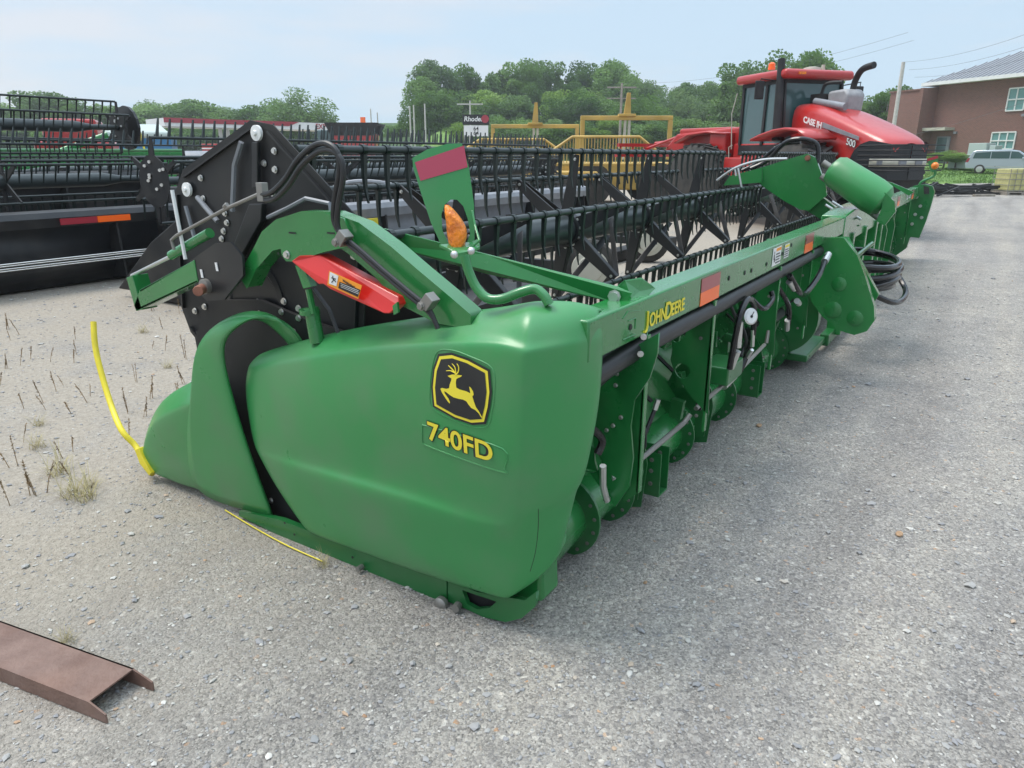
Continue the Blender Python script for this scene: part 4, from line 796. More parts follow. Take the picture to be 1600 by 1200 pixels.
# cab
TB('cab_frame','blackm',lambda b:([b.prism([(x0,y,2.0),(x0+.09,y,2.0),(x0+.09+dx,y*.97,3.5),(x0+dx,y*.97,3.5)],(0,.06*(-1 if y>0 else 1),0)) for x0,dx in((-1.05,-.05),(-.1,.0),(.72,-.18)) for y in(-.88,.88)],b.bb((-1.05,-.86,1.75),(.78,.86,2.0)),b.bb((-1.1,-.86,3.42),(.6,.86,3.52))))
TB('cab_glass','glassd',lambda b:(b.prism([(-1.0,-.84,2.0),(.72,-.84,2.0),(.56,-.82,3.45),(-1.05,-.82,3.45)],(0,.01,0)),b.prism([(-1.0,.84,2.0),(.72,.84,2.0),(.56,.82,3.45),(-1.05,.82,3.45)],(0,-.01,0)),b.prism([(.75,-.8,2.0),(.75,.8,2.0),(.58,.78,3.45),(.58,-.78,3.45)],(-.01,0,0)),b.prism([(-1.04,-.8,2.0),(-1.04,.8,2.0),(-1.08,.78,3.45),(-1.08,-.78,3.45)],(.01,0,0))))
TB('cab_interior','blackm',lambda b:(b.bb((-.7,-.3,1.95),(-.1,.3,2.5)),b.bb((-.75,-.28,2.4),(-.6,.28,3.1)),b.bb((.3,-.2,1.95),(.5,.2,2.75)),b.bb((-.35,-.55,2.3),(.1,-.4,2.7)),b.ball((-.68,0,3.2),.13,10)),bevel=.03)
TB('cab_roof','tred',lambda b:b.bb((-1.25,-1.0,3.5),(.85,1.0,3.72)),bevel=.09,smooth=True,seg=4)
TB('air_stack','blackm',lambda b:b.tube([(.72,-.98,2.1),(.62,-.96,3.0),(.55,-.95,3.95)],[.12,.1,.085],14),smooth=True,bevel=0)
TB('beacon','refo',lambda b:b.lathe((-.3,-.6,3.72),(0,0,1),[(.08,.09),(.22,.08),(.25,.04)],14),smooth=True)
TB('gps_receiver','cream',lambda b:(b.lathe((.35,.1,3.72),(0,0,1),[(0,.22),(.08,.2),(.1,.1)],20),b.lathe((.5,.3,3.74),(0,0,1),[(0,.05),(.12,.04)],10)),smooth=True)
TB('mirror','blackm',lambda b:(b.box((.45,-1.42,3.25),(.06,.24,.42)),b.tube([(.55,-.9,3.45),(.48,-1.42,3.5),(.46,-1.42,3.4)],.015,6),b.box((.45,1.5,3.2),(.06,.24,.42)),b.tube([(.55,.9,3.4),(.48,1.5,3.5),(.46,1.5,3.3)],.015,6)),bevel=.02)
TB('roof_lamp','amber',lambda b:b.box((.87,-.55,3.62),(.02,.2,.06)))
TB('hand_rail','cream',lambda b:(b.tube([(-1.15,-1.0,1.9),(-1.2,-1.05,2.8),(-1.1,-1.0,3.3)],.014,6),b.tube([(-.9,-1.2,1.5),(-.9,-1.25,1.95),(-.75,-1.25,2.0)],.014,6)))
TB('exhaust_unit','grey',lambda b:b.prism([(1.2,.0,2.75),(1.95,.0,2.7),(2.0,.0,3.1),(1.85,.0,3.22),(1.2,.0,3.2)],(0,.5,0)),bevel=.06,smooth=True)
TB('exhaust_pipe','blackm',lambda b:(b.tube(spline([(1.75,.3,3.15),(1.8,.3,3.4),(2.0,.3,3.62),(2.4,.3,3.68)]),.075,12),b.tube(spline([(.95,.0,2.9),(.97,.0,3.2),(1.1,.02,3.38),(1.6,.1,3.38)]),.04,8),b.bb((.8,-.2,2.9),(1.2,.2,3.15))),smooth=True)
TB('muffler','lgrey',lambda b:b.cyl((1.1,-.25,2.98),(2.3,-.25,2.8),.08,14),smooth=True)
# fenders, rear frame, steps
TB('fender','tred',lambda b:b.grid([[(x,y,z) for y in(-.75,-1.55)] for x,z in((.45,2.1),(.8,2.2),(1.4,2.3),(1.9,2.33),(2.4,2.28),(2.8,2.1))]),smooth=True,solid=.05)
TB('front_frame','tred',lambda b:(b.prism([(-1.3,-.85,1.2),(-1.3,-.85,2.05),(.9,-.85,2.05),(1.3,-.85,2.15),(1.3,-.85,1.5)],(0,1.7,0)),b.bb((-1.1,-1.25,1.2),(.2,-.85,1.7))),bevel=.04)
TB('rear_frame','tred',lambda b:(b.prism([(-4.3,-.6,2.0),(-3.9,-.6,2.35),(-1.4,-.6,2.5),(-1.4,-.6,1.3),(-2.3,-.6,1.1),(-3.2,-.6,1.5)],(0,1.2,0)),b.bb((-2.3,-.95,1.2),(-1.7,.95,2.35)),b.bb((-3.9,-.5,2.3),(-1.9,.5,2.5))),bevel=.06)
TB('rear_fender','tred',lambda b:b.grid([[(x,y,z) for y in(-.55,-1.0)] for x,z in((-3.6,2.1),(-3.1,2.3),(-2.4,2.36),(-1.7,2.3))]),smooth=True,solid=.05)
TB('hitch_linkage','tred',lambda b:(b.tube([(-3.9,-.4,2.3),(-5.4,-.5,1.9)],.05,6),b.tube([(-3.9,.4,2.3),(-5.4,.5,1.9)],.05,6),b.tube([(-4.0,0,2.2),(-5.4,0,2.1)],.06,6),b.bb((-5.5,-1.6,1.7),(-5.3,1.6,1.85)),b.bb((-5.4,-1.6,2.0),(-5.3,1.6,2.1)),[b.tube([(-5.35,y,1.7),(-5.35,y,2.1)],.03,6) for y in(-1.5,-1,-.5,.5,1,1.5)]))
for ch in T.children:
    if ch.type=='MESH' and not ch.name.startswith('wheel') and 'rear' not in ch.name and 'frame' not in ch.name:
        for v_ in ch.data.vertices:
            if v_.co.x>.75: v_.co.x=.75+(v_.co.x-.75)*.87
AR=R(16);pv=V((-1.3,0,0));rm=Matrix.Rotation(AR,3,'Z')
for ch in list(T.children):
    n_=ch.name.split('.')[0]
    if n_ in('rear_frame','rear_fender','hitch_linkage') or (n_=='wheel' and ch.data.vertices[0].co.x<0): ch.rotation_euler.z=AR;ch.location=pv-rm@pv
TB('marker_decals','cream',lambda b:[b.bb((x,-.875,z),(x+.12,-.86,z+.12)) for x,z in((-.9,1.6),(.2,1.5),(.5,1.85))])
# hood lettering and stripe on the right side
def slop(x,z,d=.0): return frame((x,-.695-d,z),V((1,0,-.26)).normalized(),V((0,0,1)))
TB('hood_stripe','lgrey',lambda b:b.prism([(1.95,-.70,2.36),(1.95,-.70,2.47),(3.15,-.70,2.13),(3.15,-.70,2.06)],(0,.01,0)))
put(text_mesh('CASE IH',.19,.004,.006),'hood_lettering','white',T,slop(1.28,2.5,.01),True)
put(text_mesh('500',.2,.004,.010),'hood_number','blackm',T,slop(2.8,1.98,.01),True)
put(text_mesh('500',.2,.004,.0),'hood_number','white',T,slop(2.8,1.98,.016),True)
put(text_mesh('STEIGER',.1,.003,.003),'hood_lettering','lgrey',T,slop(1.22,2.28,.01),True)
# ---- red combine seen from the front, and other harvest machines far off
c=local((50.378,50.231,0),R(-57),'combine_harvester','small red combine harvester seen end-on below the orange roadside sign','combine harvester')
b=LB();b.bb((-2,-1.4,1.6),(2,1.4,3.7));b.build('body','tred',c,bevel=.15)
b=LB();b.bb((-3.4,-.9,2.2),(-2,.9,4.0));b.build('cab','glassd',c,bevel=.1)
b=LB();b.prism([(-2,-1.5,3.5),(2.,-1.5,3.5),(2.6,-2.,4.6),(-2.4,-2.,4.6)],(0,.1,0));b.prism([(-2,1.5,3.5),(2.,1.5,3.5),(2.6,2.,4.6),(-2.4,2.,4.6)],(0,.1,0));b.bb((-2.3,-1.9,4.5),(2.3,1.9,4.62));b.build('grain_tank','blackm',c)
b=LB();[b.lathe((x,y,.9),(0,1,0),[(0,.5),(.05,.9),(.5,.9),(.55,.5)],20) for x in(-2,2.4) for y in(-1.9,1.4)];b.build('wheels','tyre',c)
c=local((11.617,25.461,0),R(-35),'combine_harvester','red combine partly hidden by the raised reel at far left','combine harvester')
b=LB();b.bb((-.7,-1.0,1.2),(.9,1.0,2.9));b.bb((-1.,-1.0,1.2),(1.3,1.0,2.2));b.build('body','tred',c,bevel=.08)
b=LB();b.tube([(-1.2,-1.6,1.5),(1.3,-1.8,2.4)],.1,12);b.build('unloading_auger','green',c,smooth=True)
b=LB();[b.lathe((x,y,.6),(0,1,0),[(0,.3),(.05,.6),(.4,.6),(.45,.3)],20) for x in(-1.0,1.0) for y in(-1.3,1.0)];b.build('wheels','tyre',c)
c=local((9.737,24.685,0),R(-33),'grain_header','long green platform behind the black headers at far left','header')
b=LB();b.bb((-5,-.5,.6),(4.6,.5,1.9));b.build('body','green',c,bevel=.1)
b=LB();b.tube([(-5,-.6,1.9),(4.6,-.6,1.9)],.05,8);b.build('trim','dgreen',c)
c=local((21.047,36.666,0),R(-40),'grain_cart','blue grain cart with pale rolled tarp and yellow strap','grain cart')
b=LB();b.prism([(-1.6,-1.2,1.0),(-1.1,-1.2,.8),(1.0,-1.2,.8),(1.4,-1.2,1.6),(1.4,-1.2,2.7),(-1.6,-1.2,2.7)],(0,2.4,0));b.build('hopper','blue',c,bevel=.06)
b=LB();b.tube([(-1.6,-1.1,2.75),(1.4,-1.1,2.75)],.2,12);b.prism([(-1.6,-1.25,2.8),(1.4,-1.25,2.8),(.8,0,3.3),(-1.2,0,3.3)],(0,.05,0));b.build('tarp','tarp',c,smooth=True)
b=LB();b.tube([(.0,-1.35,2.95),(.05,-1.36,2.5),(.2,-1.3,1.4)],.05,6);b.build('strap','decaly',c)
b=LB();[b.lathe((x,-1.5,.7),(0,1,0),[(0,.3),(.05,.7),(.4,.7),(.45,.3)],20) for x in(-.6,.8)];b.build('wheels','tyre',c)
c=local((35.848,50.613,0),R(-50),'seed_tender','low red wagon parked under the station canopy','wagon')
b=LB();b.bb((-1.2,-1.2,1.0),(1.6,1.2,2.6));b.build('box','tred',c,bevel=.05)
b=LB();b.bb((-1.2,-1.25,2.2),(1.6,-1.2,2.3));b.build('side_rail','white',c)
b=LB();[b.lathe((x,-1.3,.5),(0,1,0),[(0,.2),(.05,.5),(.3,.5),(.35,.2)],16) for x in(-2,2)];b.build('wheels','tyre',c)
c=local((25.254,39.367,0),R(-45),'farm_tank','pale round tank beside the blue cart','tank')
b=LB();b.lathe((-2.4,0,1.2),(1,0,0),[(0,.2),(.2,.6),(1.0,.8),(3.8,.8),(4.4,.6),(4.6,.2)],24);b.build('tank','lgrey',c,smooth=True)
b=LB();b.bb((-1.8,-.6,.1),(1.8,.6,.5));b.build('cradle','blackm',c)
# ---- yellow scrapers
sc=local((22.842,9.919,0),R(-57),'earth_scraper','larger yellow scraper with tall square gantry and slatted hood, nearer the red tractor','scraper','yellow scrapers behind the headers')
def scr(c,s,hz):
    b=LB();W=1.63*s
    b.bb((-W,-.08,hz-.15),(W,.08,hz));b.bb((-W,-.08,.9),(-W+.15,.08,hz-.15));b.bb((W-.15,-.08,1.6),(W,.08,hz-.15));b.build('gantry','syel',c,bevel=.02)
    b=LB();b.prism([(-.13,-.1,hz),(.13,-.1,hz),(.09,-.1,hz+.75*s),(-.03,-.1,hz+.75*s)],(0,.1,0));b.bb((-.3,-.15,hz-.02),(.3,.15,hz+.06));b.build('top_pin','syel',c,bevel=.01)
    b=LB();b.cyl((-.05,0,1.6),(-.05,0,hz),.05,8);b.cyl((.1,0,1.6),(.1,0,hz),.05,8);b.build('lift_cylinders','cream',c)
    b=LB();b.bb((-2.2*s,1.0,.5),(2.0*s,3.,1.5));b.bb((-3.*s,-.5,.9),(-1.*s,1.,1.2));b.build('bowl','syel',c,bevel=.06)
    b=LB();b.tube([(-2.9*s,-1.1,1.75),(-2.0*s,-1.1,2.35),(.3*s,-1.1,2.35),(.9*s,-1.1,1.9)],.05,6);b.tube([(-2.9*s,-1.1,1.45),(.9*s,-1.1,1.45)],.06,6)
    for i in range(34):
        x=-2.8*s+i*.105*s;zt=min(2.35,1.75+(x+2.9*s)*.67/s if x<-2.*s else 2.35,2.35-(max(0,x-.3*s))*.75);b.box((x,-1.1,(1.45+zt)/2),(.03,.02,zt-1.45))
    b.build('slatted_hood','syel',c)
    for y in(-.3,2.2): 
        b=LB();[b.lathe((x,y,.75),(0,1,0),[(0,.35),(.05,.75),(.4,.75),(.45,.35)],20) for x in(-1.2*s,1.2*s)];b.build('wheels','tyre',c)
scr(sc,1.,3.08)
sc2=local((24.513,14.706,0),R(-57),'earth_scraper','smaller yellow scraper with low gantry just right of the roadside sign','scraper','yellow scrapers behind the headers')
scr(sc2,1.1,2.95)
# ================================================================== buildings and roadside
bl=empty('brick_building',(0,0,0),0,'two-storey brown brick building with grey metal hip roof','building')
p0=V((78.873,4.257,1));p1=V((73.077,-3.357,1));d=(p1-p0);d.z=0;Lw=d.length;d.normalize();n_=V((d.y,-d.x,0)); 
if n_.dot(V((-2,-1.3,1))-p0)<0:n_=-n_
bl.location=p0;bl.rotation_euler.z=math.atan2(d.y,d.x)
sg=1 if (Matrix.Rotation(-bl.rotation_euler.z,3,'Z')@n_).y>0 else -1   # outward side is sg*y
def BB(name,m,fn,par=None,**k):
    b=LB();fn(b);return b.build(name,m,par or bl,**k)
HE=8.097-1.0;HW=7.607-1.0
wl=BB('wall','brick',lambda b:(b.bb((0,0,-.6),(30,-sg*14,HE)),b.bb((-5.4,sg*.0,-.6),(-.0,-sg*10,HW)),b.bb((-.35,sg*1.8,-.6),(0,0,HW))))
BB('parapet_cap','brick',lambda b:b.bb((-5.5,sg*.1,HW),(-.0,-sg*10,HW+.12)))
rf=BB('roof','roofm',lambda b:b.add([(-1.0,sg*1.0,HE),(31,sg*1.0,HE),(31,-sg*15,HE),(-1.0,-sg*15,HE),(5.0,-sg*7,HE+3.2),(25,-sg*7,HE+3.2)],[(0,1,5,4),(1,2,5),(2,3,4,5),(3,0,4),(0,3,2,1)]))
BB('roof_seams','lgrey',lambda b:[b.tube([(x,sg*1.0,HE+.04),(x,-sg*(-1+8*min(1,(x+1)/6.)),HE+.04+3.2*min(1,(x+1)/6.))],.035,4) for x in [i*.5-.5 for i in range(50)]],rf)
BB('fascia','white',lambda b:(b.bb((-1.05,sg*1.02,HE-.28),(31,sg*.9,HE)),b.bb((-1.05,sg*1.0,HE-.28),(-.95,-sg*15,HE)),b.bb((-1.,sg*.95,HE-.26),(31,0,HE-.2))))
def win(x,z,w,h,nx=2,nz=2):
    f=BB('window','white',lambda b:([b.bb((x+i*w/nx-.05,sg*.02,z),(x+i*w/nx+.05,sg*.1,z+h)) for i in range(nx+1)],[b.bb((x,sg*.02,z+i*h/nz-.05),(x+w,sg*.12,z+i*h/nz+.05)) for i in range(nz+1)]))
    BB('pane','wgreen',lambda b:b.bb((x,sg*.01,z),(x+w,sg*.04,z+h)),f)
k_=Lw/155.
win(k_*113,5.294-1,1.5,1.75);win(k_*152,5.183-1,1.5,1.75);win(k_*100,2.252-1,2.1,1.35,3,2)
win(k_*113+12,5.294-1,1.5,1.75)
BB('door','glassd',lambda b:b.bb((.9,sg*.0,.1),(1.9,sg*.08,2.3)));BB('door_frame','lgrey',lambda b:(b.bb((.8,sg*.02,0),(.9,sg*.12,2.4)),b.bb((1.9,sg*.02,0),(2.2,sg*.12,2.4)),b.bb((.8,sg*.02,2.3),(2.2,sg*.12,2.4))))
BB('door_canopy','cream',lambda b:b.bb((-.2,sg*.0,2.9),(2.4,sg*1.2,3.15)))
BB('wall_lamp','lgrey',lambda b:(b.box((2.6,sg*.1,2.7),(.25,.2,.2)),b.box((k_*140,sg*.1,3.9),(.25,.2,.2))))
ac=local((68.014,0.796,0.75),bl.rotation_euler.z,'utility_cabinet','pale green low utility cabinet in front of the brick wall','cabinet')
b=LB();b.bb((-1.1,-.5,0),(1.1,.5,1.0));b.bb((-1.15,-.55,.98),(1.15,.55,1.05));b.build('box','tarp',ac,bevel=.03)
ac=local((70.973,-0.099,0.8),bl.rotation_euler.z,'air_conditioner','taller pale cabinet just left of the minivan roof','cabinet')
b=LB();b.bb((-.8,-.5,0),(.8,.5,1.9));b.bb((1.0,-.4,0),(1.5,.4,1.7));b.build('box','tarp',ac,bevel=.03)
# minivan
v=local((66.3,-2.079,0.42),0,'minivan','silver grey minivan parked on the grass before the brick building','minivan')
va=V((65.081,0.731,0.42));vb=V((64.906,-4.529,0.42));v.rotation_euler.z=math.atan2(vb.y-va.y,vb.x-va.x);v.location=(va+vb)/2
def vs(l,z0,z1): return l
side=[(-2.5,.35),(-2.55,.75),(-2.42,1.05),(-2.15,1.6),(-1.9,1.7),(.2,1.74),(.75,1.66),(1.55,1.1),(2.3,.95),(2.55,.7),(2.5,.3)]
b=LB();b.grid([[(x,y,z) if abs(y)<.9 else (x,y,z) for x,z in side] for y in(-.93,-.85,.85,.93)]);b.prism([(x,-.95,z) for x,z in side],(0,1.9,0));bd_=b.build('body','silver',v,bevel=.06,smooth=True)
for sgn in(-1,1):
    b=LB();y=sgn*.955
    b.prism([(-2.1,y,1.1),(-1.98,y,1.5),(-1.0,y,1.57),(-1.0,y,1.1)],(0,sgn*.006,0));b.prism([(-.95,y,1.1),(-.95,y,1.57),(.2,y,1.6),(.2,y,1.1)],(0,sgn*.006,0));b.prism([(.26,y,1.1),(.26,y,1.6),(.7,y,1.56),(1.3,y,1.1)],(0,sgn*.006,0));b.build('side_window','glassd',v)
    b=LB();b.prism([(-2.53,y,.85),(-2.4,y,1.12),(-2.25,y,1.12),(-2.35,y,.82)],(0,sgn*.01,0));b.build('tail_lamp','refr',v)
    b=LB();b.box((1.05,sgn*1.05,1.13),(.14,.2,.16));b.build('mirror','silver',v,bevel=.03)
    b=LB();b.bb((-1.2,y,.52),(1.1,y+sgn*.01,.56));b.build('side_trim','steel',v)
b=LB();b.prism([(.78,-.8,1.63),(1.5,-.85,1.13),(1.5,.85,1.13),(.78,.8,1.63)],(.03,0,.03));b.build('windscreen','glassd',v)
for x in(-1.55,1.5):
    for y in(-.97,.97):
        s_=1 if y>0 else -1
        b=LB();b.lathe((x,y-s_*.22,.33),(0,s_,0),[(0,.2),(.02,.34),(.22,.34),(.235,.28)],24);w=b.build('wheel','tyre',v,smooth=True)
        b=LB();b.lathe((x,y+s_*.0,.33),(0,s_,0),[(.0,.23),(.02,.22),(.03,.06)],18);b.build('rim','steel',w)
# yellowed caged tank
t_=local((39.981,-2.798,0),R(-60),'caged_tank','yellowed plastic tank in a wire cage on a pallet','liquid tank')
b=LB();b.bb((-1.3,-.6,.16),(1.3,.6,1.18));b.build('tank','ibcy',t_,bevel=.1,smooth=True,seg=4)
def cage(b):
    for i in range(11): b.tube([(-1.34+i*.268,-.64,.1),(-1.34+i*.268,-.64,1.16)],.014,5);b.tube([(-1.34+i*.268,.64,.1),(-1.34+i*.268,.64,1.16)],.014,5)
    for z in(.2,.45,.7,.95,1.16): b.tube([(-1.34,-.64,z),(1.34,-.64,z),(1.34,.64,z),(-1.34,.64,z),(-1.34,-.64,z)],.014,5)
b=LB();cage(b);b.build('cage','dull',t_)
b=LB();b.bb((-1.35,-.65,.1),(1.35,.65,.16));b.bb((-1.35,-.65,0),(1.35,.65,.03));[b.bb((x-.06,-.65,.03),(x+.06,.65,.1)) for x in(-1.28,-.64,0,.64,1.28)];b.build('pallet','wood',t_)
# pile of black steel parts
for i,(lc,l,h,yaw,lab) in enumerate((((35.902,0.754,0),3.2,.5,-50,'jumbled pile of black steel frames at the grass edge, below the far marker lamp'),((38.848,-0.121,0),3.0,.42,-58,'low black steel frame at the grass edge, right end of the scrap'),((31.552,1.961,0),2.5,.5,-45,'grey and black scrap parts under the nose of the red tractor'))):
    s_=local(lc,R(yaw),'scrap_pile',lab,'scrap pile')
    b=LB();rr_=random.Random(i+3)
    for k in range(26 if i!=1 else 9):
        x=rr_.uniform(-l/2,l/2);y=rr_.uniform(-.6,.6);z=rr_.uniform(.05,h);m_=Matrix.Rotation(rr_.uniform(-.5,.5),3,'Z')@Matrix.Rotation(rr_.uniform(-.35,.35),3,'Y')
        b.box((x,y,z),(rr_.uniform(.4,1.5),rr_.uniform(.05,.15),rr_.uniform(.05,.14)),m_)
    if i==1: b.bb((-l/2,-.5,0),(l/2,-.42,.1));b.bb((-l/2,.42,0),(l/2,.5,.1));b.bb((-l/2,-.5,.3),(l/2,-.42,.42))
    b.build('steel_parts','blackm',s_,bevel=.01)
for px,py,l,yaw,nm in((1517,294,4.2,-62,'long thin black bar lying at the gravel edge'),(1537,301,1.0,-50,'short grey plank on the gravel beside the caged tank')):
    s_=local((43.943,-0.429,0) if l>2 else (37.043,-1.093,0),R(yaw),'steel_bar' if l>2 else 'plank',nm,'bar' if l>2 else 'plank');b=LB();b.bb((-l/2,-.08,0),(l/2,.08,.1));b.build('bar','blackm' if l>2 else 'wood',s_,bevel=.01)
# station canopy
cn=empty('station_canopy',(0,0,0),0,'long white fuel station canopy with a red band','canopy')
a_=V((41.826,67.164,0));c_=V((61.305,62.805,0));cn.location=a_;d=c_-a_;cn.rotation_euler.z=math.atan2(d.y,d.x);Lc=d.length
z1=5.209;z0=4.45
b=LB();b.bb((0,0,z0),(Lc,5,z1));b.build('fascia','white',cn)
b=LB();b.bb((-.05,-.06,z1-.42),(Lc*.66,-.0,z1+.03));b.build('red_band','refr',cn)
b=LB();b.prism([(Lc*.66,-.05,z1-.42),(Lc*.72,-.05,z1+.03),(Lc*.66,-.05,z1+.03)],(0,.04,0));b.bb((Lc*.94,-.05,z0+.15),(Lc*.99,-.01,z1-.15));b.build('band_end','refr',cn)
put(text_mesh('EXP',.75,.01,.01),'canopy_lettering','refr',cn,frame((Lc*.82,-.06,z0+.15),(1,0,0),(0,0,1)),True)
b=LB()
for x in(6.2,7.0,19,21.5): b.bb((x,2,-.2),(x+.3,2.3,z0))
b.build('column','white',cn)
# roadside sign
sn=local((46.829,33.607,0),R(-57),'roadside_sign','black and white dealer sign on a post, white script on its top panel','sign')
b=LB();b.bb((-1.05,-.12,4.034),(1.05,.12,4.79));tp_=b.build('top_panel','blackm',sn)
put(text_mesh('Rhodes',.5,.01,.01),'sign_lettering','white',sn,frame((-.95,-.14,4.295),(1,0,0),(.15,0,1)),True)
b=LB();b.lathe((.72,-.12,4.46),(0,-1,0),[(0,.3),(.03,.3)],20);b.build('sign_roundel','refr',sn)
b=LB();b.bb((-.95,-.1,3.176),(.95,.1,3.987));b.build('message_board','white',sn)
put(text_mesh('64',.42,.01,.004,'CENTER'),'board_lettering','blackm',sn,frame((0,-.11,3.606),(1,0,0),(0,0,1)),True)
put(text_mesh('64',.42,.01,.004,'CENTER'),'board_lettering','blackm',sn,frame((0,-.11,3.272),(1,0,0),(0,0,1)),True)
b=LB();b.bb((-.55,-.08,0),(-.42,.08,3.176));b.bb((-.98,-.05,3.176-.6),(-.9,.05,3.987));b.build('post','cream',sn)
sn=local((78.714,76.401,0),R(-57),'orange_sign','small orange-red sign on a tall pole over the distant road','sign')
b=LB();b.bb((-.35,-.1,5.938),(.35,.1,6.979));b.build('panel','refo',sn);b=LB();b.cyl((0,0,0),(0,0,5.938),.08,8);b.build('pole','lgrey',sn)
# house and poles
hs=local((93.376,72.129,0),R(-50),'small_house','small cream house with reddish roof half hidden in trees','house')
b=LB();b.bb((-1.2,-2,2.5),(1.6,2,7.171-.8));b.build('wall','cream',hs);b=LB();z=7.171-.8;b.prism([(-1.4,-2.2,z),(1.8,-2.2,z),(.2,-2.2,z+1.1)],(0,4.4,0));b.build('roof','rpin',hs)
PT={}
for px,D,py,m_,lab,cr in [(966,85,9.284,'wood','utility pole with crossarm in front of the middle of the wood',1),(736,95,8.194,'conc','pale utility pole with crossarm behind the dealer sign',1),(584,115,8.387,'conc','thin pole just right of the orange sign',0),(594,120,8.113,'conc','shorter thin pole second right of the orange sign',0),(644,100,7.834,'conc','left one of two pale poles at the left edge of the wood',0),(650,101,8.052,'conc','right one of two pale poles at the left edge of the wood',0),(667,98,8.017,'conc','single pale pole on the grass mound',0),(1384,58,8.343,'conc','tall pale pole right of the tractor exhaust',0),(1117,110,7.669,'wood','faint pole in the wood left of the tractor cab',1)]:
    loc={966:(75.921,34.639,0),736:(74.947,54.582,0),584:(83.054,78.897,0),594:(87.312,81.52,0),644:(74.731,64.134,0),650:(75.781,64.352,0),667:(74.241,61.206,0),1384:(62.464,5.704,0),1117:(106.541,33.305,0)}[px]
    PT[px]=V((loc[0],loc[1],py))
    p_=local(loc,R(-57),'utility_pole',lab,'pole','poles along the road')
    b=LB();r_=.17 if px in(966,1384) else .12;b.tube([(0,0,0),(0,0,py)],[r_,r_*.75],10);b.build('pole',m_,p_,smooth=True)
    if cr: b=LB();b.bb((-1.6,-.06,py-.5),(1.6,.06,py-.35));b.bb((-1.6,-.06,py-1.6),(1.6,.06,py-1.5)) if px==966 else 0;b.build('crossarm',m_,p_)
def wires(name,a,c,lab,n=2,sag=1.):
    b=MB()
    for i in range(n):
        o=V((.5*i,-.4*i,-.5*i));b.tube([a.lerp(c,t/12)+o-V((0,0,sag*4*(t/12)*(1-t/12))) for t in range(13)],.010,4)
    w=b.build(name,'wire',None);tag(w,lab,'wires')
wires('power_lines',PT[1384],V((47.251,-3.917,8.716)),'power lines rising from the tall pale pole over the brick building',3,.5)
wires('power_lines',PT[966],PT[1384]+V((0,0,2)),'power lines between the wood pole and the tractor exhaust pole',2,1.)
wires('power_lines',PT[736],PT[966],'sagging power lines across the front of the wood',3,2.)
wires('power_lines',PT[736],PT[650],'power lines left of the dealer sign',2,1.)
wires('power_lines',V((35.253,-3.771,4.524)),V((73.807,10.26,2.742)),'thin line crossing the face of the brick building',1,.5)
# rusty channel in the foreground
rc=empty('rusty_channel',(-1.1,1.2,0),0,'rusty steel channel lying on the gravel in the lower left corner','steel channel')
TL=[(-1.145,1.573,0.065),(-1.02,0.891,0.065),(-1.185,0.862,0.065),(-1.264,1.293,0.065)]
a0,a1,a2,a3=[V(p) for p in TL];dd=(a1-a0).normalized();a0=a0-dd*.9;a3=a3-dd*.9
b=MB();b.prism([a0,a1,a2,a3],(0,0,-.006));b.build('web','rust',rc)
def fl(name,p,q,ext):
    e=(q-p).normalized();s_=V((e.y,-e.x,0))*.006;q2=q+e*ext;dn=V((0,0,-.062))
    b=MB();b.add([p,p+s_,p+dn,p+s_+dn,q,q+s_,q+dn,q+s_+dn,q2+dn*.45,q2+s_+dn*.45,q2+dn,q2+s_+dn],[(0,1,5,4),(2,3,7,6)[::-1],(0,4,6,2),(1,3,7,5),(4,5,9,8),(6,10,11,7),(4,8,10,6),(5,7,11,9),(8,9,11,10),(0,2,3,1)]);b.build(name,'rust',rc)
fl('flange',a0,a1,.085);fl('flange',a3,a2,.07)
yt=MB();yt.tube(spline([(-0.056,1.716,0.012),(-0.094,1.427,0.01),(-0.119,1.167,0.01),(-0.123,0.933,0.008)]),.0035,5)
tag(yt.build('yellow_strip','yellow'),'thin yellow strip lying along the foot of the green end shield','strip')
# bits on the ground
for px,py,s_,nm in((1186,666,.03,'brownish clod of earth on the gravel beside the header tube'),(1405,836,.028,'orange and yellow stone right of the header on open gravel'),(1008,911,.013,'small orange-brown pebble in front of the end shield'),(1320,0,0,'')):
    if s_: 
        q={1186:(2.684,-0.263,0),1405:(1.564,-1.222,0),1008:(0.515,-0.351,0)}[px];b=MB();b.ball((q[0],q[1],s_*.25),s_*.8,7,(1.3,.8,.4));tag(b.build('stone','clay',smooth=True),nm,'stone')
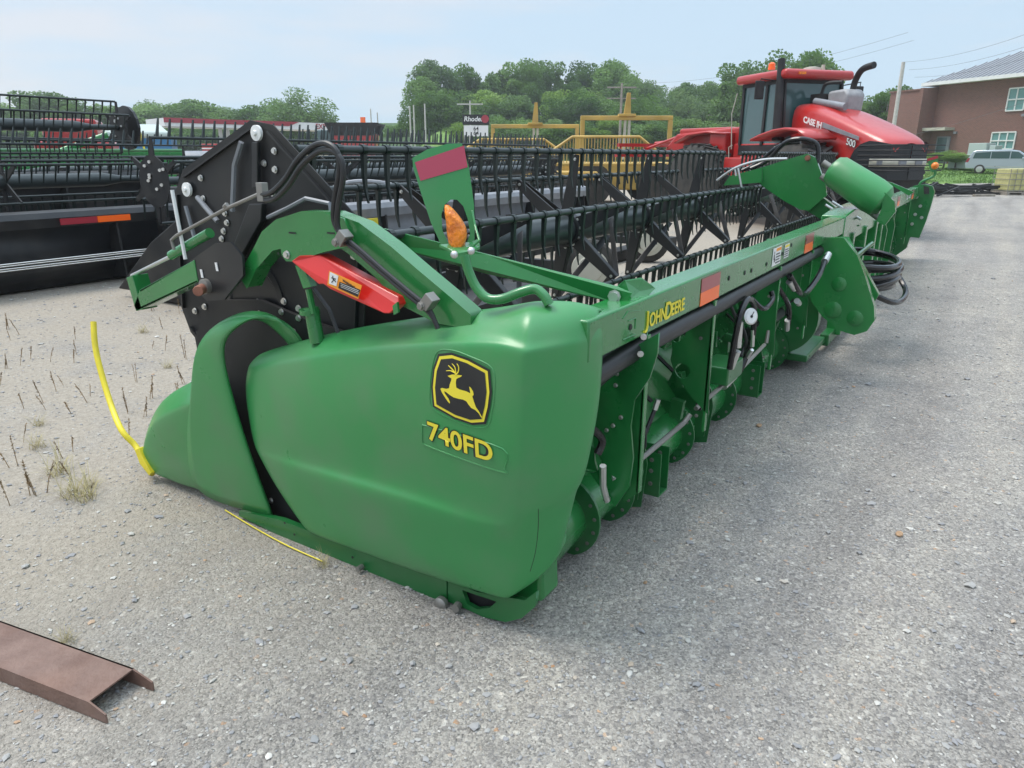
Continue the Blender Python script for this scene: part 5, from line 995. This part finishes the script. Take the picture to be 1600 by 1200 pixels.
# ================================================================== trees
def treemesh(seed,h,rx,n,leaf,clumps=34,tall=.62):
    rr=random.Random(seed);C=[]
    for i in range(clumps):
        while 1:
            p=V((rr.uniform(-1,1),rr.uniform(-1,1),rr.uniform(-1,1)))
            if p.length<1: break
        C.append((V((p.x*rx*.82,p.y*rx*.82,h*(1-tall/2)+p.z*h*tall*.46*(1-.25*abs(p.x)))),rr.uniform(.2,.4)*rx*1.15))
    vs=[];fs=[]
    for i in range(n):
        c,r=C[int(rr.random()*clumps)]
        d=V((rr.gauss(0,1),rr.gauss(0,1),rr.gauss(0,1))).normalized()*r*(rr.random()**.35);p=c+V((d.x,d.y,d.z*.75))
        a=V((rr.gauss(0,1),rr.gauss(0,1),rr.gauss(0,.7))).normalized();b_=a.orthogonal().normalized();s=leaf*rr.uniform(.6,1.3);k=len(vs)
        vs+=[p-a*s-b_*s*.4,p+a*s*.2-b_*s*.7,p+a*s,p-a*s*.1+b_*s*.7];fs.append((k,k+1,k+2,k+3))
    me=bpy.data.meshes.new('crown');me.from_pydata([tuple(v) for v in vs],[],fs);me.materials.append(M['leaf'])
    b=MB();b.tube([(0,0,0),(0,0,h*.3),(.1,0,h*.75)],[h*.022,h*.018,h*.006],8)
    for i in range(6):
        c,r=C[i];b.tube([(0,0,h*(.28+.04*i)),tuple(c*.55+V((0,0,h*.2))),tuple(c)],[h*.01,h*.007,h*.003],5)
    tm=bpy.data.meshes.new('trunk');tm.from_pydata(b.v,[],b.f);tm.materials.append(M['bark'])
    return me,tm
TM=[treemesh(11+i,14.,r_,11000,.2,c_,t_) for i,(r_,c_,t_) in enumerate(((5.0,36,.7),(4.4,30,.75),(5.8,44,.66),(3.8,26,.8)))]
def tree(loc,h,k,rz,label,group=None,w=1.,light=False):
    me,tm=TM[k%4];o=empty('tree',loc,rz,label,'tree',group)
    s=h/14.
    for m_,nm in((me,'crown'),(tm,'trunk')):
        c=bpy.data.objects.new(nm,m_);COL.objects.link(c);c.parent=o;c.scale=(s*w,s*w,s)
        if light and nm=='crown': c.material_slots[0].link='OBJECT';c.material_slots[0].material=M['leafl']
    return o
rt=random.Random(5)
WL='leafy tree in the dense wood on the rise behind the yard'
CAMX,CAMY=-2.04,-1.32;CA,SA=math.cos(R(32.85)),math.sin(R(32.85))
def gp(px,D,z=0): u=(px-800)/1120.;ax=D*.9527+(1.75-z)*.304;return (CAMX+D*CA+u*ax*SA,CAMY+D*SA-u*ax*CA,z)
def hz(py,D):
    v=-(py-600)/1120.;return 1.75+D*(-.304+v*.9527)/(.9527+v*.304)
# the wood: x column, top row, distance
for px,py,D in((662,118,128),(684,92,132),(706,108,135),(730,100,138),(752,96,140),(778,92,142),(806,96,140),(832,92,138),(858,95,142),(884,98,140),(910,96,145),(938,94,142),(968,96,140),(992,104,145),(1018,124,140),(1044,128,145),(1070,128,140),(1096,126,142),(1122,122,138),(1150,124,140),(1180,128,140),(1210,128,140)):
    z0=rt.uniform(3,5);h=hz(py,D)-z0;tree(gp(px+rt.uniform(-6,6),D,z0-1.5),h+1.5,rt.randrange(4),rt.uniform(0,6),WL,'trees of the wood',w=.85)
for i in range(24):
    px=672+i*22+rt.uniform(-8,8);D=rt.uniform(112,122);py=rt.uniform(138,162);h=hz(py,D)
    tree(gp(px,D),h,rt.randrange(4),rt.uniform(0,6),'lower tree along the front edge of the wood','trees of the wood edge',w=1.05,light=i in(4,8,9,12,18,20))
for i in range(20):
    px=740+i*22+rt.uniform(-8,8);D=rt.uniform(98,106);h=hz(rt.uniform(176,196),D)
    tree(gp(px,D),h,rt.randrange(4),rt.uniform(0,6),'bushy low tree at the foot of the wood','low trees at the foot of the wood',w=1.5,light=i%3==0)
tree(gp(1188,105),hz(86,105),2,1.,'tall tree rising behind the tractor cab roof, left half','trees behind the tractor',w=.9);tree(gp(1240,105),hz(80,105),0,2.,'tallest tree right behind the tractor cab roof and stack',None,w=.9)
tree(gp(1145,110),hz(96,110),1,4.,'round tree just left of the tractor cab',None)
tree(gp(1372,90),hz(126,90),3,3.,'small loose tree between exhaust pipe and brick building',None,w=.9);tree(gp(1350,95),hz(150,95),1,.5,'pale bush-like tree behind the exhaust unit',None,w=1.3,light=True);tree(gp(1395,95),hz(135,95),0,.7,'dark tree touching the left edge of the brick building')
tree(gp(476,118),hz(141,118),2,0.6,'big round lone tree above the middle of the station canopy',None,w=1.35)
for px,py in((-30,146),(8,134),(40,137),(72,142),(104,146),(132,150),(182,151),(205,152),(232,158),(262,160),(308,154),(290,163),(340,166),(368,167),(398,163),(420,176),(445,184),(20,160),(60,165),(100,166),(140,162),(160,168),(190,172),(250,178)):
    D=rt.uniform(135,150);tree(gp(px,D),hz(py,D),rt.randrange(4),rt.uniform(0,6),'hazy green tree in the distant row at the left','distant trees at the left',w=1.45)
for i in range(16):
    px=-20+i*37+rt.uniform(-8,8);D=rt.uniform(118,128);tree(gp(px,D),hz(rt.uniform(188,204),D),rt.randrange(4),rt.uniform(0,6),'low shrubby tree along the far edge of the road','low trees along the far road',w=1.8)
tree(gp(612,140),hz(196,140),1,2.,'small far tree left of the pale poles',None,w=1.3);tree(gp(628,142),hz(194,142),0,2.,'small far tree touching the wood edge',None,w=1.3)
tree(gp(692,112),hz(200,112),2,1.,'dark bush beside the small cream house',None,w=1.5)
for px,D,h_,lb in((1474,60.5,1.3,'green shrub left of the pale green cabinet'),(1492,60,1.1,'green shrub touching the pale green cabinet')):
    tree(gp(px,D,.8),h_,px%4,1.,lb,None,w=2.6,light=True)
# ================================================================== ground
def groundmat():
    m=bpy.data.materials.new('gravel');m.use_nodes=True;nt=m.node_tree;b=nt.nodes['Principled BSDF'];N=nt.nodes.new;Lk=nt.links.new
    g=N('ShaderNodeNewGeometry');b.inputs['Roughness'].default_value=.95;b.inputs['Specular IOR Level'].default_value=.2
    def vor(s,f='F1'):
        v=N('ShaderNodeTexVoronoi');v.inputs['Scale'].default_value=s;Lk(g.outputs['Position'],v.inputs['Vector']);return v
    def noi(s,d=6,r=.6):
        v=N('ShaderNodeTexNoise');v.inputs['Scale'].default_value=s;v.inputs['Detail'].default_value=d;v.inputs['Roughness'].default_value=r;Lk(g.outputs['Position'],v.inputs['Vector']);return v
    def ramp(src,st):
        c=N('ShaderNodeValToRGB');e=c.color_ramp.elements
        e[0].position=st[0][0];e[0].color=(*st[0][1],1);e[1].position=st[-1][0];e[1].color=(*st[-1][1],1)
        for p,col in st[1:-1]: q=e.new(p);q.color=(*col,1)
        Lk(src,c.inputs['Fac']);return c.outputs['Color']
    def mix(f,a,c,bl='MIX'):
        x=N('ShaderNodeMix');x.data_type='RGBA';x.blend_type=bl
        if isinstance(f,float): x.inputs[0].default_value=f
        else: Lk(f,x.inputs[0])
        Lk(a,x.inputs[6]);Lk(c,x.inputs[7]);return x.outputs[2]
    v1=vor(70);v2=vor(32);v3=vor(150)
    sep=N('ShaderNodeSeparateColor');Lk(v1.outputs['Color'],sep.inputs[0])
    c1=ramp(sep.outputs[0],[(0,(.19,.187,.19)),(.3,(.32,.312,.31)),(.62,(.40,.385,.365)),(.9,(.50,.49,.475)),(.975,(.72,.71,.68)),(1,(.46,.27,.15))])
    s2=N('ShaderNodeSeparateColor');Lk(v3.outputs['Color'],s2.inputs[0])
    c2=ramp(s2.outputs[0],[(0,(.21,.205,.20)),(.5,(.35,.34,.325)),(1,(.53,.515,.49))])
    s3=N('ShaderNodeSeparateColor');Lk(v2.outputs['Color'],s3.inputs[0])
    c=mix(ramp(noi(20,4).outputs['Fac'],[(.42,(0,0,0)),(.64,(1,1,1))]),c2,c1)
    x_=N('ShaderNodeMix');x_.data_type='RGBA';x_.blend_type='MULTIPLY';x_.inputs[0].default_value=1.;Lk(c,x_.inputs[6]);x_.inputs[7].default_value=(.85,.825,.80,1);c=x_.outputs[2]
    # long faint wheel tracks running beside the header
    mpp=N('ShaderNodeMapping');mpp.inputs['Scale'].default_value=(.12,1.6,1);mpp.inputs['Rotation'].default_value=(0,0,.12);Lk(g.outputs['Position'],mpp.inputs['Vector'])
    tn=N('ShaderNodeTexNoise');tn.inputs['Scale'].default_value=1.;tn.inputs['Detail'].default_value=5;Lk(mpp.outputs[0],tn.inputs['Vector'])
    c=mix(.8,c,ramp(tn.outputs['Fac'],[(.35,(.76,.75,.75)),(.5,(.97,.97,.97)),(.68,(1.16,1.13,1.07))]),'MULTIPLY')
    c=mix(.6,c,ramp(noi(.55,8,.65).outputs['Fac'],[(.3,(.66,.66,.68)),(.5,(.95,.95,.94)),(.7,(1.15,1.12,1.06))]),'MULTIPLY')
    c=mix(.5,c,ramp(noi(5,6,.7).outputs['Fac'],[(.35,(.75,.75,.76)),(.65,(1.15,1.14,1.1))]),'MULTIPLY')
    # sandy ground on the left of the green header (in front of its cutterbar) and near the steel channel
    sp=N('ShaderNodeSeparateXYZ');Lk(g.outputs['Position'],sp.inputs[0])
    mr=N('ShaderNodeMapRange');mr.inputs['From Min'].default_value=.2;mr.inputs['From Max'].default_value=2.0;Lk(sp.outputs[1],mr.inputs['Value'])
    nn_=noi(1.3,6,.6);ml=N('ShaderNodeMath');ml.operation='MULTIPLY';Lk(mr.outputs[0],ml.inputs[0]);mr2=N('ShaderNodeMapRange');mr2.inputs['From Min'].default_value=.22;mr2.inputs['From Max'].default_value=.5;Lk(nn_.outputs['Fac'],mr2.inputs['Value']);Lk(mr2.outputs[0],ml.inputs[1])
    ml2=N('ShaderNodeMath');ml2.operation='MULTIPLY';ml2.inputs[1].default_value=.9;Lk(ml.outputs[0],ml2.inputs[0])
    c=mix(ml2.outputs[0],c,ramp(noi(30,5).outputs['Fac'],[(.3,(.29,.25,.2)),(.7,(.42,.37,.305))]))
    Lk(c,b.inputs['Base Color'])
    def bump(h,st,d,prev=None):
        q=N('ShaderNodeBump');q.inputs['Strength'].default_value=st;q.inputs['Distance'].default_value=d;Lk(h,q.inputs['Height'])
        if prev: Lk(prev,q.inputs['Normal'])
        return q.outputs['Normal']
    inv=N('ShaderNodeMath');inv.operation='SUBTRACT';inv.inputs[0].default_value=1;Lk(v1.outputs['Distance'],inv.inputs[1])
    inv3=N('ShaderNodeMath');inv3.operation='SUBTRACT';inv3.inputs[0].default_value=1;Lk(v3.outputs['Distance'],inv3.inputs[1])
    n_=bump(inv.outputs[0],.6,.010);n_=bump(inv3.outputs[0],.6,.006,n_);n_=bump(noi(3,8,.7).outputs['Fac'],.5,.05,n_);n_=bump(noi(60,5,.7).outputs['Fac'],.6,.008,n_);Lk(n_,b.inputs['Normal'])
    return m
GM=groundmat()
b=MB();b.add([(-400,-400,0),(600,-400,0),(600,600,0),(-400,600,0)],[(0,1,2,3)]);gnd=b.build('gravel_ground',GM);tag(gnd,kind='structure')
# loose stones near the camera
def stonemat():
    m=bpy.data.materials.new('stone');m.use_nodes=True;nt=m.node_tree;b=nt.nodes['Principled BSDF'];g=nt.nodes.new('ShaderNodeNewGeometry')
    c=nt.nodes.new('ShaderNodeValToRGB');e=c.color_ramp.elements;e[0].color=(.25,.25,.25,1);e[1].position=1;e[1].color=(.45,.28,.17,1)
    for p,col in((.35,(.27,.265,.27)),(.65,(.34,.33,.315)),(.86,(.44,.42,.38)),(.95,(.56,.54,.50)),(.985,(.42,.34,.26))): q=e.new(p);q.color=(*col,1)
    nt.links.new(g.outputs['Random Per Island'],c.inputs['Fac']);nt.links.new(c.outputs['Color'],b.inputs['Base Color']);b.inputs['Roughness'].default_value=.9
    return m
rs=random.Random(3);sv=[];sf=[]
oct_=[(1,0,0),(-1,0,0),(0,1,0),(0,-1,0),(0,0,1),(0,0,-1),(.6,.6,.6),(-.6,.6,.55),(.6,-.6,.5),(-.6,-.6,.6)]
tmp=bmesh.new()
for v in oct_: tmp.verts.new(v)
bmesh.ops.convex_hull(tmp,input=tmp.verts);tmp.verts.ensure_lookup_table();tmp.verts.index_update();hf=[tuple(v.index for v in f.verts) for f in tmp.faces];hv=[tuple(v.co) for v in tmp.verts];tmp.free()
cnt=0
while cnt<26000:
    D=.55+ (rs.random()**1.7)*11;px=rs.uniform(-80,1700);x,y,_=gp(px,D)
    if -.05<x<12.4 and -.32<y<1.5: continue
    s=min(.03,.0037*math.exp(rs.gauss(0,.5))*(1+.06*D));k=len(sv);a=rs.uniform(0,6.3);ca_,sa_=math.cos(a),math.sin(a);ax_,ay_,az_=s*rs.uniform(.8,1.5),s*rs.uniform(.6,1.1),s*rs.uniform(.35,.7)
    for vx,vy,vz in hv:
        j=rs.uniform(.8,1.15);qx,qy=vx*ax_*j,vy*ay_*j;sv.append((x+qx*ca_-qy*sa_,y+qx*sa_+qy*ca_,az_*.35+vz*az_*j))
    sf+=[tuple(i+k for i in f) for f in hf];cnt+=1
me=bpy.data.meshes.new('loose_stones');me.from_pydata(sv,[],sf);me.materials.append(stonemat());o=bpy.data.objects.new('loose_stones',me);COL.objects.link(o);tag(o,kind='stuff',label='loose gravel stones scattered over the yard',cat='gravel')
# lawn rising to the brick building, mound, field
def grassmat():
    m=mat('lawn_grass',(.07,.15,.025),.95,col2=(.15,.25,.05),nscale=1.2,bump=.6,bscale=30);return m
GR=grassmat()
b=MB();rows=[]
for D,z in((48,-.02),(51,.12),(54,.36),(57,.44),(62,.78),(70,1.05),(90,1.2)):
    rows.append([gp(px,D+ (0.8*math.sin(px*.05) if z<.2 else 0),z) for px in range(1325,1901,25)])
b.grid(rows);lw=b.build('lawn',GR,smooth=True);tag(lw,kind='structure')
b=MB();rows=[]
for D in(50,52,54,56,58,60):
    pass
rg=random.Random(9);b=MB()
for i in range(9000):
    D=rg.uniform(48.3,62);px=rg.uniform(1330,1650)
    z=0
    for (d0,z0),(d1,z1) in zip(((48,-.02),(51,.12),(54,.36),(57,.44)),((51,.12),(54,.36),(57,.44),(62,.78))):
        if d0<=D<=d1:z=z0+(z1-z0)*(D-d0)/(d1-d0)
    x,y,_=gp(px,D,z);h=rg.uniform(.04,.13);k=len(b.v);w=.03
    b.v+=[(x-w,y+w*.6,z-.01),(x+w,y-w*.6,z-.01),(x+rg.uniform(-.05,.05),y+rg.uniform(-.05,.05),z+h)];b.f.append((k,k+1,k+2))
g_=b.build('grass_blades',GR);tag(g_,kind='stuff',label='short rough grass on the lawn before the brick building',cat='grass')
b=MB();b.grid([[gp(px,D,z*min(1,max(0,math.sin(math.pi*(px-636)/110)))) for px in range(636,747,8)] for D,z in((84,0),(88,1.6),(94,3.2),(102,4.6),(112,5.2))]);tag(b.build('grass_mound',GR,smooth=True),kind='structure')
b=MB();b.grid([[gp(px,D,z) for px in(400,470,520,570,640,680)] for D,z in((92,-.1),(110,.3),(125,2.2),(150,5.3))]);tag(b.build('tan_field',M['field'],smooth=True),kind='structure')
b=MB();b.grid([[gp(px,D,z) for px in range(560,1331,70)] for D,z in((96,-.1),(110,.5),(125,3.5),(150,6.),(180,9))]);tag(b.build('wooded_rise',M['leaf'],smooth=True),kind='structure')
b=MB();b.grid([[gp(px,D,z) for px in range(-200,461,60)] for D,z in((100,-.1),(112,.4),(140,1.2),(180,2.))]);tag(b.build('far_verge',GR,smooth=True),kind='structure')
b=MB();b.add([gp(-200,66,.006),gp(620,66,.006),gp(620,80,.006),gp(-200,80,.006)],[(0,1,2,3)]);tag(b.build('road',mat('asphalt',(.11,.11,.11),.9,noise=.1)),kind='structure')
# ---- dry weeds, left
def weedmesh(seed,tuft=False):
    r=random.Random(seed);b=MB()
    if not tuft:
        for s_ in range(r.choice((1,1,2,3))):
            h=r.uniform(.07,.17);dx,dy=r.uniform(-.04,.04),r.uniform(-.04,.04);ox,oy=r.uniform(-.02,.02),r.uniform(-.02,.02)
            pth=[(ox,oy,0),(ox+dx*.4,oy+dy*.4,h*.5),(ox+dx,oy+dy,h)];b.tube(pth,[.0022,.0017,.001],4)
            for i in range(26):
                t=r.uniform(.35,1.);p=V(pth[0]).lerp(V(pth[2]),t);a=V((r.gauss(0,1),r.gauss(0,1),r.gauss(.6,1))).normalized()*r.uniform(.006,.014);w=a.orthogonal().normalized()*.004;k=len(b.v)
                b.v+=[tuple(p-w),tuple(p+w),tuple(p+a)];b.f.append((k,k+1,k+2))
    else:
        for i in range(60):
            a=r.uniform(0,6.3);l=r.uniform(.05,.2);p=V((r.uniform(-.05,.05),r.uniform(-.05,.05),0));q=p+V((math.cos(a)*l*.8,math.sin(a)*l*.8,l*r.uniform(.3,1)));w=V((-math.sin(a),math.cos(a),0))*.0013;k=len(b.v)
            m_=p.lerp(q,.5)+V((0,0,l*.15));b.v+=[tuple(p-w),tuple(p+w),tuple(m_+w),tuple(m_-w),tuple(q)];b.f+=[(k,k+1,k+2,k+3),(k+3,k+2,k+4)]
    me=bpy.data.meshes.new('weed');me.from_pydata(b.v,[],b.f);me.materials.append(M['weedg' if tuft else 'weed']);return me
WM=[weedmesh(i) for i in range(6)];WT=[weedmesh(20+i,True) for i in range(3)]
WP=[(0.577,5.537,0),(0.701,5.565,0),(0.858,5.704,0),(0.876,5.444,0),(1.011,5.234,0),(0.959,4.238,0),(0.794,3.754,0),(0.276,4.34,0),(0.587,4.659,0),(0.481,4.522,0),(0.572,4.21,0),(-0.378,3.244,0),(-0.509,2.757,0),(-0.301,2.773,0),(0.26,3.908,0),(0.231,4.151,0),(0.125,4.314,0),(1.605,4.547,0),(1.134,3.874,0),(1.676,4.931,0),(1.645,5.108,0),(1.439,6.114,0),(2.157,5.764,0),(2.741,6.336,0),(1.275,7.129,0),(-0.147,3.616,0),(0.35,5.087,0),(-0.445,2.728,0),(-0.047,3.173,0),(0.752,3.344,0),(0.545,3.419,0),(-0.633,2.744,0)]
rw=random.Random(31)
for i in range(18):
    x_,y_=rw.uniform(-.2,3.2),rw.uniform(2.7,6.8)
    if x_-(y_-2.7)*.55>.5: continue
    WP.append((x_,y_,0))
for i,(x,y,_) in enumerate(WP):
    o=bpy.data.objects.new('dry_weed',WM[i%6]);COL.objects.link(o);o.location=(x,y,0);o.rotation_euler=(0,0,i*1.3);s_=.95+.2*((i*7)%5)/2;o.scale=(s_,s_,s_)
    tag(o,'short brown dried weed stalk standing in the sandy gravel at left','weed','dry weed stalks at the left')
WP=[(-0.366,2.466,0),(-0.155,3.434,0),(0.04,3.853,0),(-0.389,2.571,0),(-1.038,1.32,0),(1.336,4.398,0),(-0.284,2.935,0),(0.638,3.156,0),(-0.274,2.609,0),(-0.143,0.909,-0),(1.965,5.798,0)]
for i,(x,y,_) in enumerate(WP):
    o=bpy.data.objects.new('straw_tuft',WT[i%3]);COL.objects.link(o);o.location=(x,y,0);o.rotation_euler=(0,0,i*2.1);s_=(1.0,.8,.6)[i%3] if i not in(4,9) else .45;o.scale=(s_,s_,s_)
    tag(o,'pale straw-coloured grass tuft lying in the gravel','grass tuft','straw tufts at the left')
# thin summer haze: one closed box of even, pale air
hv=bpy.data.materials.new('haze_air');hv.use_nodes=True;hn=hv.node_tree;hn.nodes.clear();ho=hn.nodes.new('ShaderNodeOutputMaterial');hp_=hn.nodes.new('ShaderNodeVolumePrincipled');hp_.inputs['Color'].default_value=(.93,.96,1,1);hp_.inputs['Density'].default_value=.0007;hp_.inputs['Anisotropy'].default_value=.3;hn.links.new(hp_.outputs[0],ho.inputs['Volume'])
b=MB();b.bb((-150,-150,-2),(230,260,34));hz_=b.build('haze',hv);tag(hz_,kind='stuff',label='thin pale summer haze over the far trees',cat='haze')
# ================================================================== light, sky, camera
w=bpy.data.worlds.new('World');S.world=w;w.use_nodes=True;nt=w.node_tree;bg=nt.nodes['Background'];N=nt.nodes.new;Lk=nt.links.new
sky=N('ShaderNodeTexSky');sky.sky_type='NISHITA';sky.sun_disc=False;SE,SR=R(64),R(200)
sky.sun_elevation=SE;sky.altitude=100;sky.air_density=1.;sky.dust_density=1.2;sky.ozone_density=1.
AZ=R(112)      # direction (world angle) the sun stands in
sky.sun_rotation=R(90)-AZ
tc=N('ShaderNodeTexCoord');mp=N('ShaderNodeMapping');mp.inputs['Scale'].default_value=(1.2,1.2,6.);mp.inputs['Rotation'].default_value=(0,0,.6);Lk(tc.outputs['Generated'],mp.inputs['Vector'])
cl=N('ShaderNodeTexNoise');cl.inputs['Scale'].default_value=1.7;cl.inputs['Detail'].default_value=9;cl.inputs['Roughness'].default_value=.55;Lk(mp.outputs[0],cl.inputs['Vector'])
cr=N('ShaderNodeValToRGB');cr.color_ramp.elements[0].position=.44;cr.color_ramp.elements[1].position=.62;cr.color_ramp.elements[0].color=(.285,.366,.440,1);cr.color_ramp.elements[1].color=(.36,.38,.41,1);Lk(cl.outputs['Fac'],cr.inputs['Fac'])
vm=N('ShaderNodeVectorMath');vm.operation='SCALE';vm.inputs['Scale'].default_value=10.;Lk(cr.outputs['Color'],vm.inputs[0])
mx=N('ShaderNodeMix');mx.data_type='RGBA';mx.inputs[0].default_value=.92;Lk(sky.outputs[0],mx.inputs[6]);Lk(vm.outputs[0],mx.inputs[7])
sx=N('ShaderNodeSeparateXYZ');Lk(tc.outputs['Generated'],sx.inputs[0]);zr=N('ShaderNodeMapRange');zr.inputs['From Min'].default_value=.42;zr.inputs['From Max'].default_value=.95;zr.inputs['To Min'].default_value=1.;zr.inputs['To Max'].default_value=2.7;Lk(sx.outputs[2],zr.inputs['Value'])
vz=N('ShaderNodeVectorMath');vz.operation='SCALE';Lk(mx.outputs[2],vz.inputs[0]);Lk(zr.outputs[0],vz.inputs['Scale'])   # an overcast sky is brightest overhead
Lk(vz.outputs[0],bg.inputs['Color']);bg.inputs['Strength'].default_value=.146
sl=bpy.data.lights.new('sun','SUN');sl.energy=1.9;sl.angle=R(26);sl.color=(1,.93,.84);so=bpy.data.objects.new('sun',sl);COL.objects.link(so)
dv_=V((math.cos(AZ)*math.cos(SE),math.sin(AZ)*math.cos(SE),math.sin(SE)));so.rotation_euler=dv_.to_track_quat('Z','Y').to_euler();so.location=dv_*30
cam=bpy.data.cameras.new('camera');co=bpy.data.objects.new('camera',cam);COL.objects.link(co);S.camera=co
co.location=(-2.04,-1.32,1.75);cam.sensor_width=36;cam.lens=36*1120/1600;cam.clip_end=2000;cam.clip_start=.05
hd=R(32.85);pt=R(17.7);fwd=V((math.cos(hd)*math.cos(pt),math.sin(hd)*math.cos(pt),-math.sin(pt)));co.rotation_euler=fwd.to_track_quat('-Z','Y').to_euler()
S.view_settings.view_transform='Standard';S.view_settings.look='None';S.view_settings.exposure=.54;S.view_settings.gamma=1
S.render.film_transparent=False

# pieces that are separate things to the eye become parts of their own
SPL={'bolt':'bolt','flange_bolt':'flange_bolt','bolt_hole':'bolt_hole','feeder_frame_post':'feeder_frame_post','bearing_boss':'bearing_boss','looped_hose':'looped_hose','hose_end':'hose_end','hose_fitting':'hose_fitting','frame_ribs':'frame_rib','wheels':'wheel','column':'column','hydraulic_hose':'hydraulic_hose','steel_line':'steel_line','plate_bracket':'plate_bracket','label':'label','slot':'slot','lift_cylinders':'lift_cylinder','headlamp':'headlamp','mirror':'mirror','steel_lines':'steel_line','pressed_seam':'pressed_seam','sheet_slot':'sheet_slot','pivot_bolt':'pivot_bolt','hose_clamp':'hose_clamp','line_clamp':'line_clamp'}
def islands(me):
    n=len(me.vertices);par=list(range(n))
    def f(i):
        while par[i]!=i: par[i]=par[par[i]];i=par[i]
        return i
    for e in me.edges:
        a,b=f(e.vertices[0]),f(e.vertices[1])
        if a!=b: par[a]=b
    g={}
    for p in me.polygons: g.setdefault(f(p.vertices[0]),[]).append(p)
    return list(g.values())
for o in list(COL.objects):
    base=o.name.split('.')[0]
    if base not in SPL or o.type!='MESH': continue
    me=o.data;isl=islands(me)
    if len(isl)<2: continue
    for ps in isl:
        mp_={};vs=[];fs=[]
        for p in ps:
            f_=[]
            for i in p.vertices:
                if i not in mp_: mp_[i]=len(vs);vs.append(tuple(me.vertices[i].co))
                f_.append(mp_[i])
            fs.append(f_)
        m2=bpy.data.meshes.new(SPL[base]);m2.from_pydata(vs,[],fs);m2.materials.append(me.materials[0])
        for p,q in zip(m2.polygons,ps): p.use_smooth=q.use_smooth
        if ps[0].use_smooth:
            try: m2.set_sharp_from_angle(angle=R(35))
            except Exception: pass
        n2=bpy.data.objects.new('part',m2);COL.objects.link(n2);n2.parent=o.parent;n2.location=o.location;n2.rotation_euler=o.rotation_euler;n2['_n']=SPL[base]
        for md in o.modifiers:
            if md.type=='BEVEL': k=n2.modifiers.new('b','BEVEL');k.width=md.width;k.segments=md.segments;k.limit_method='ANGLE';k.angle_limit=R(40)
    for c in o.children: c.parent=o.parent
    bpy.data.objects.remove(o)
for o in list(COL.objects):
    if o.get('_n'): o.name=o['_n'];del o['_n']
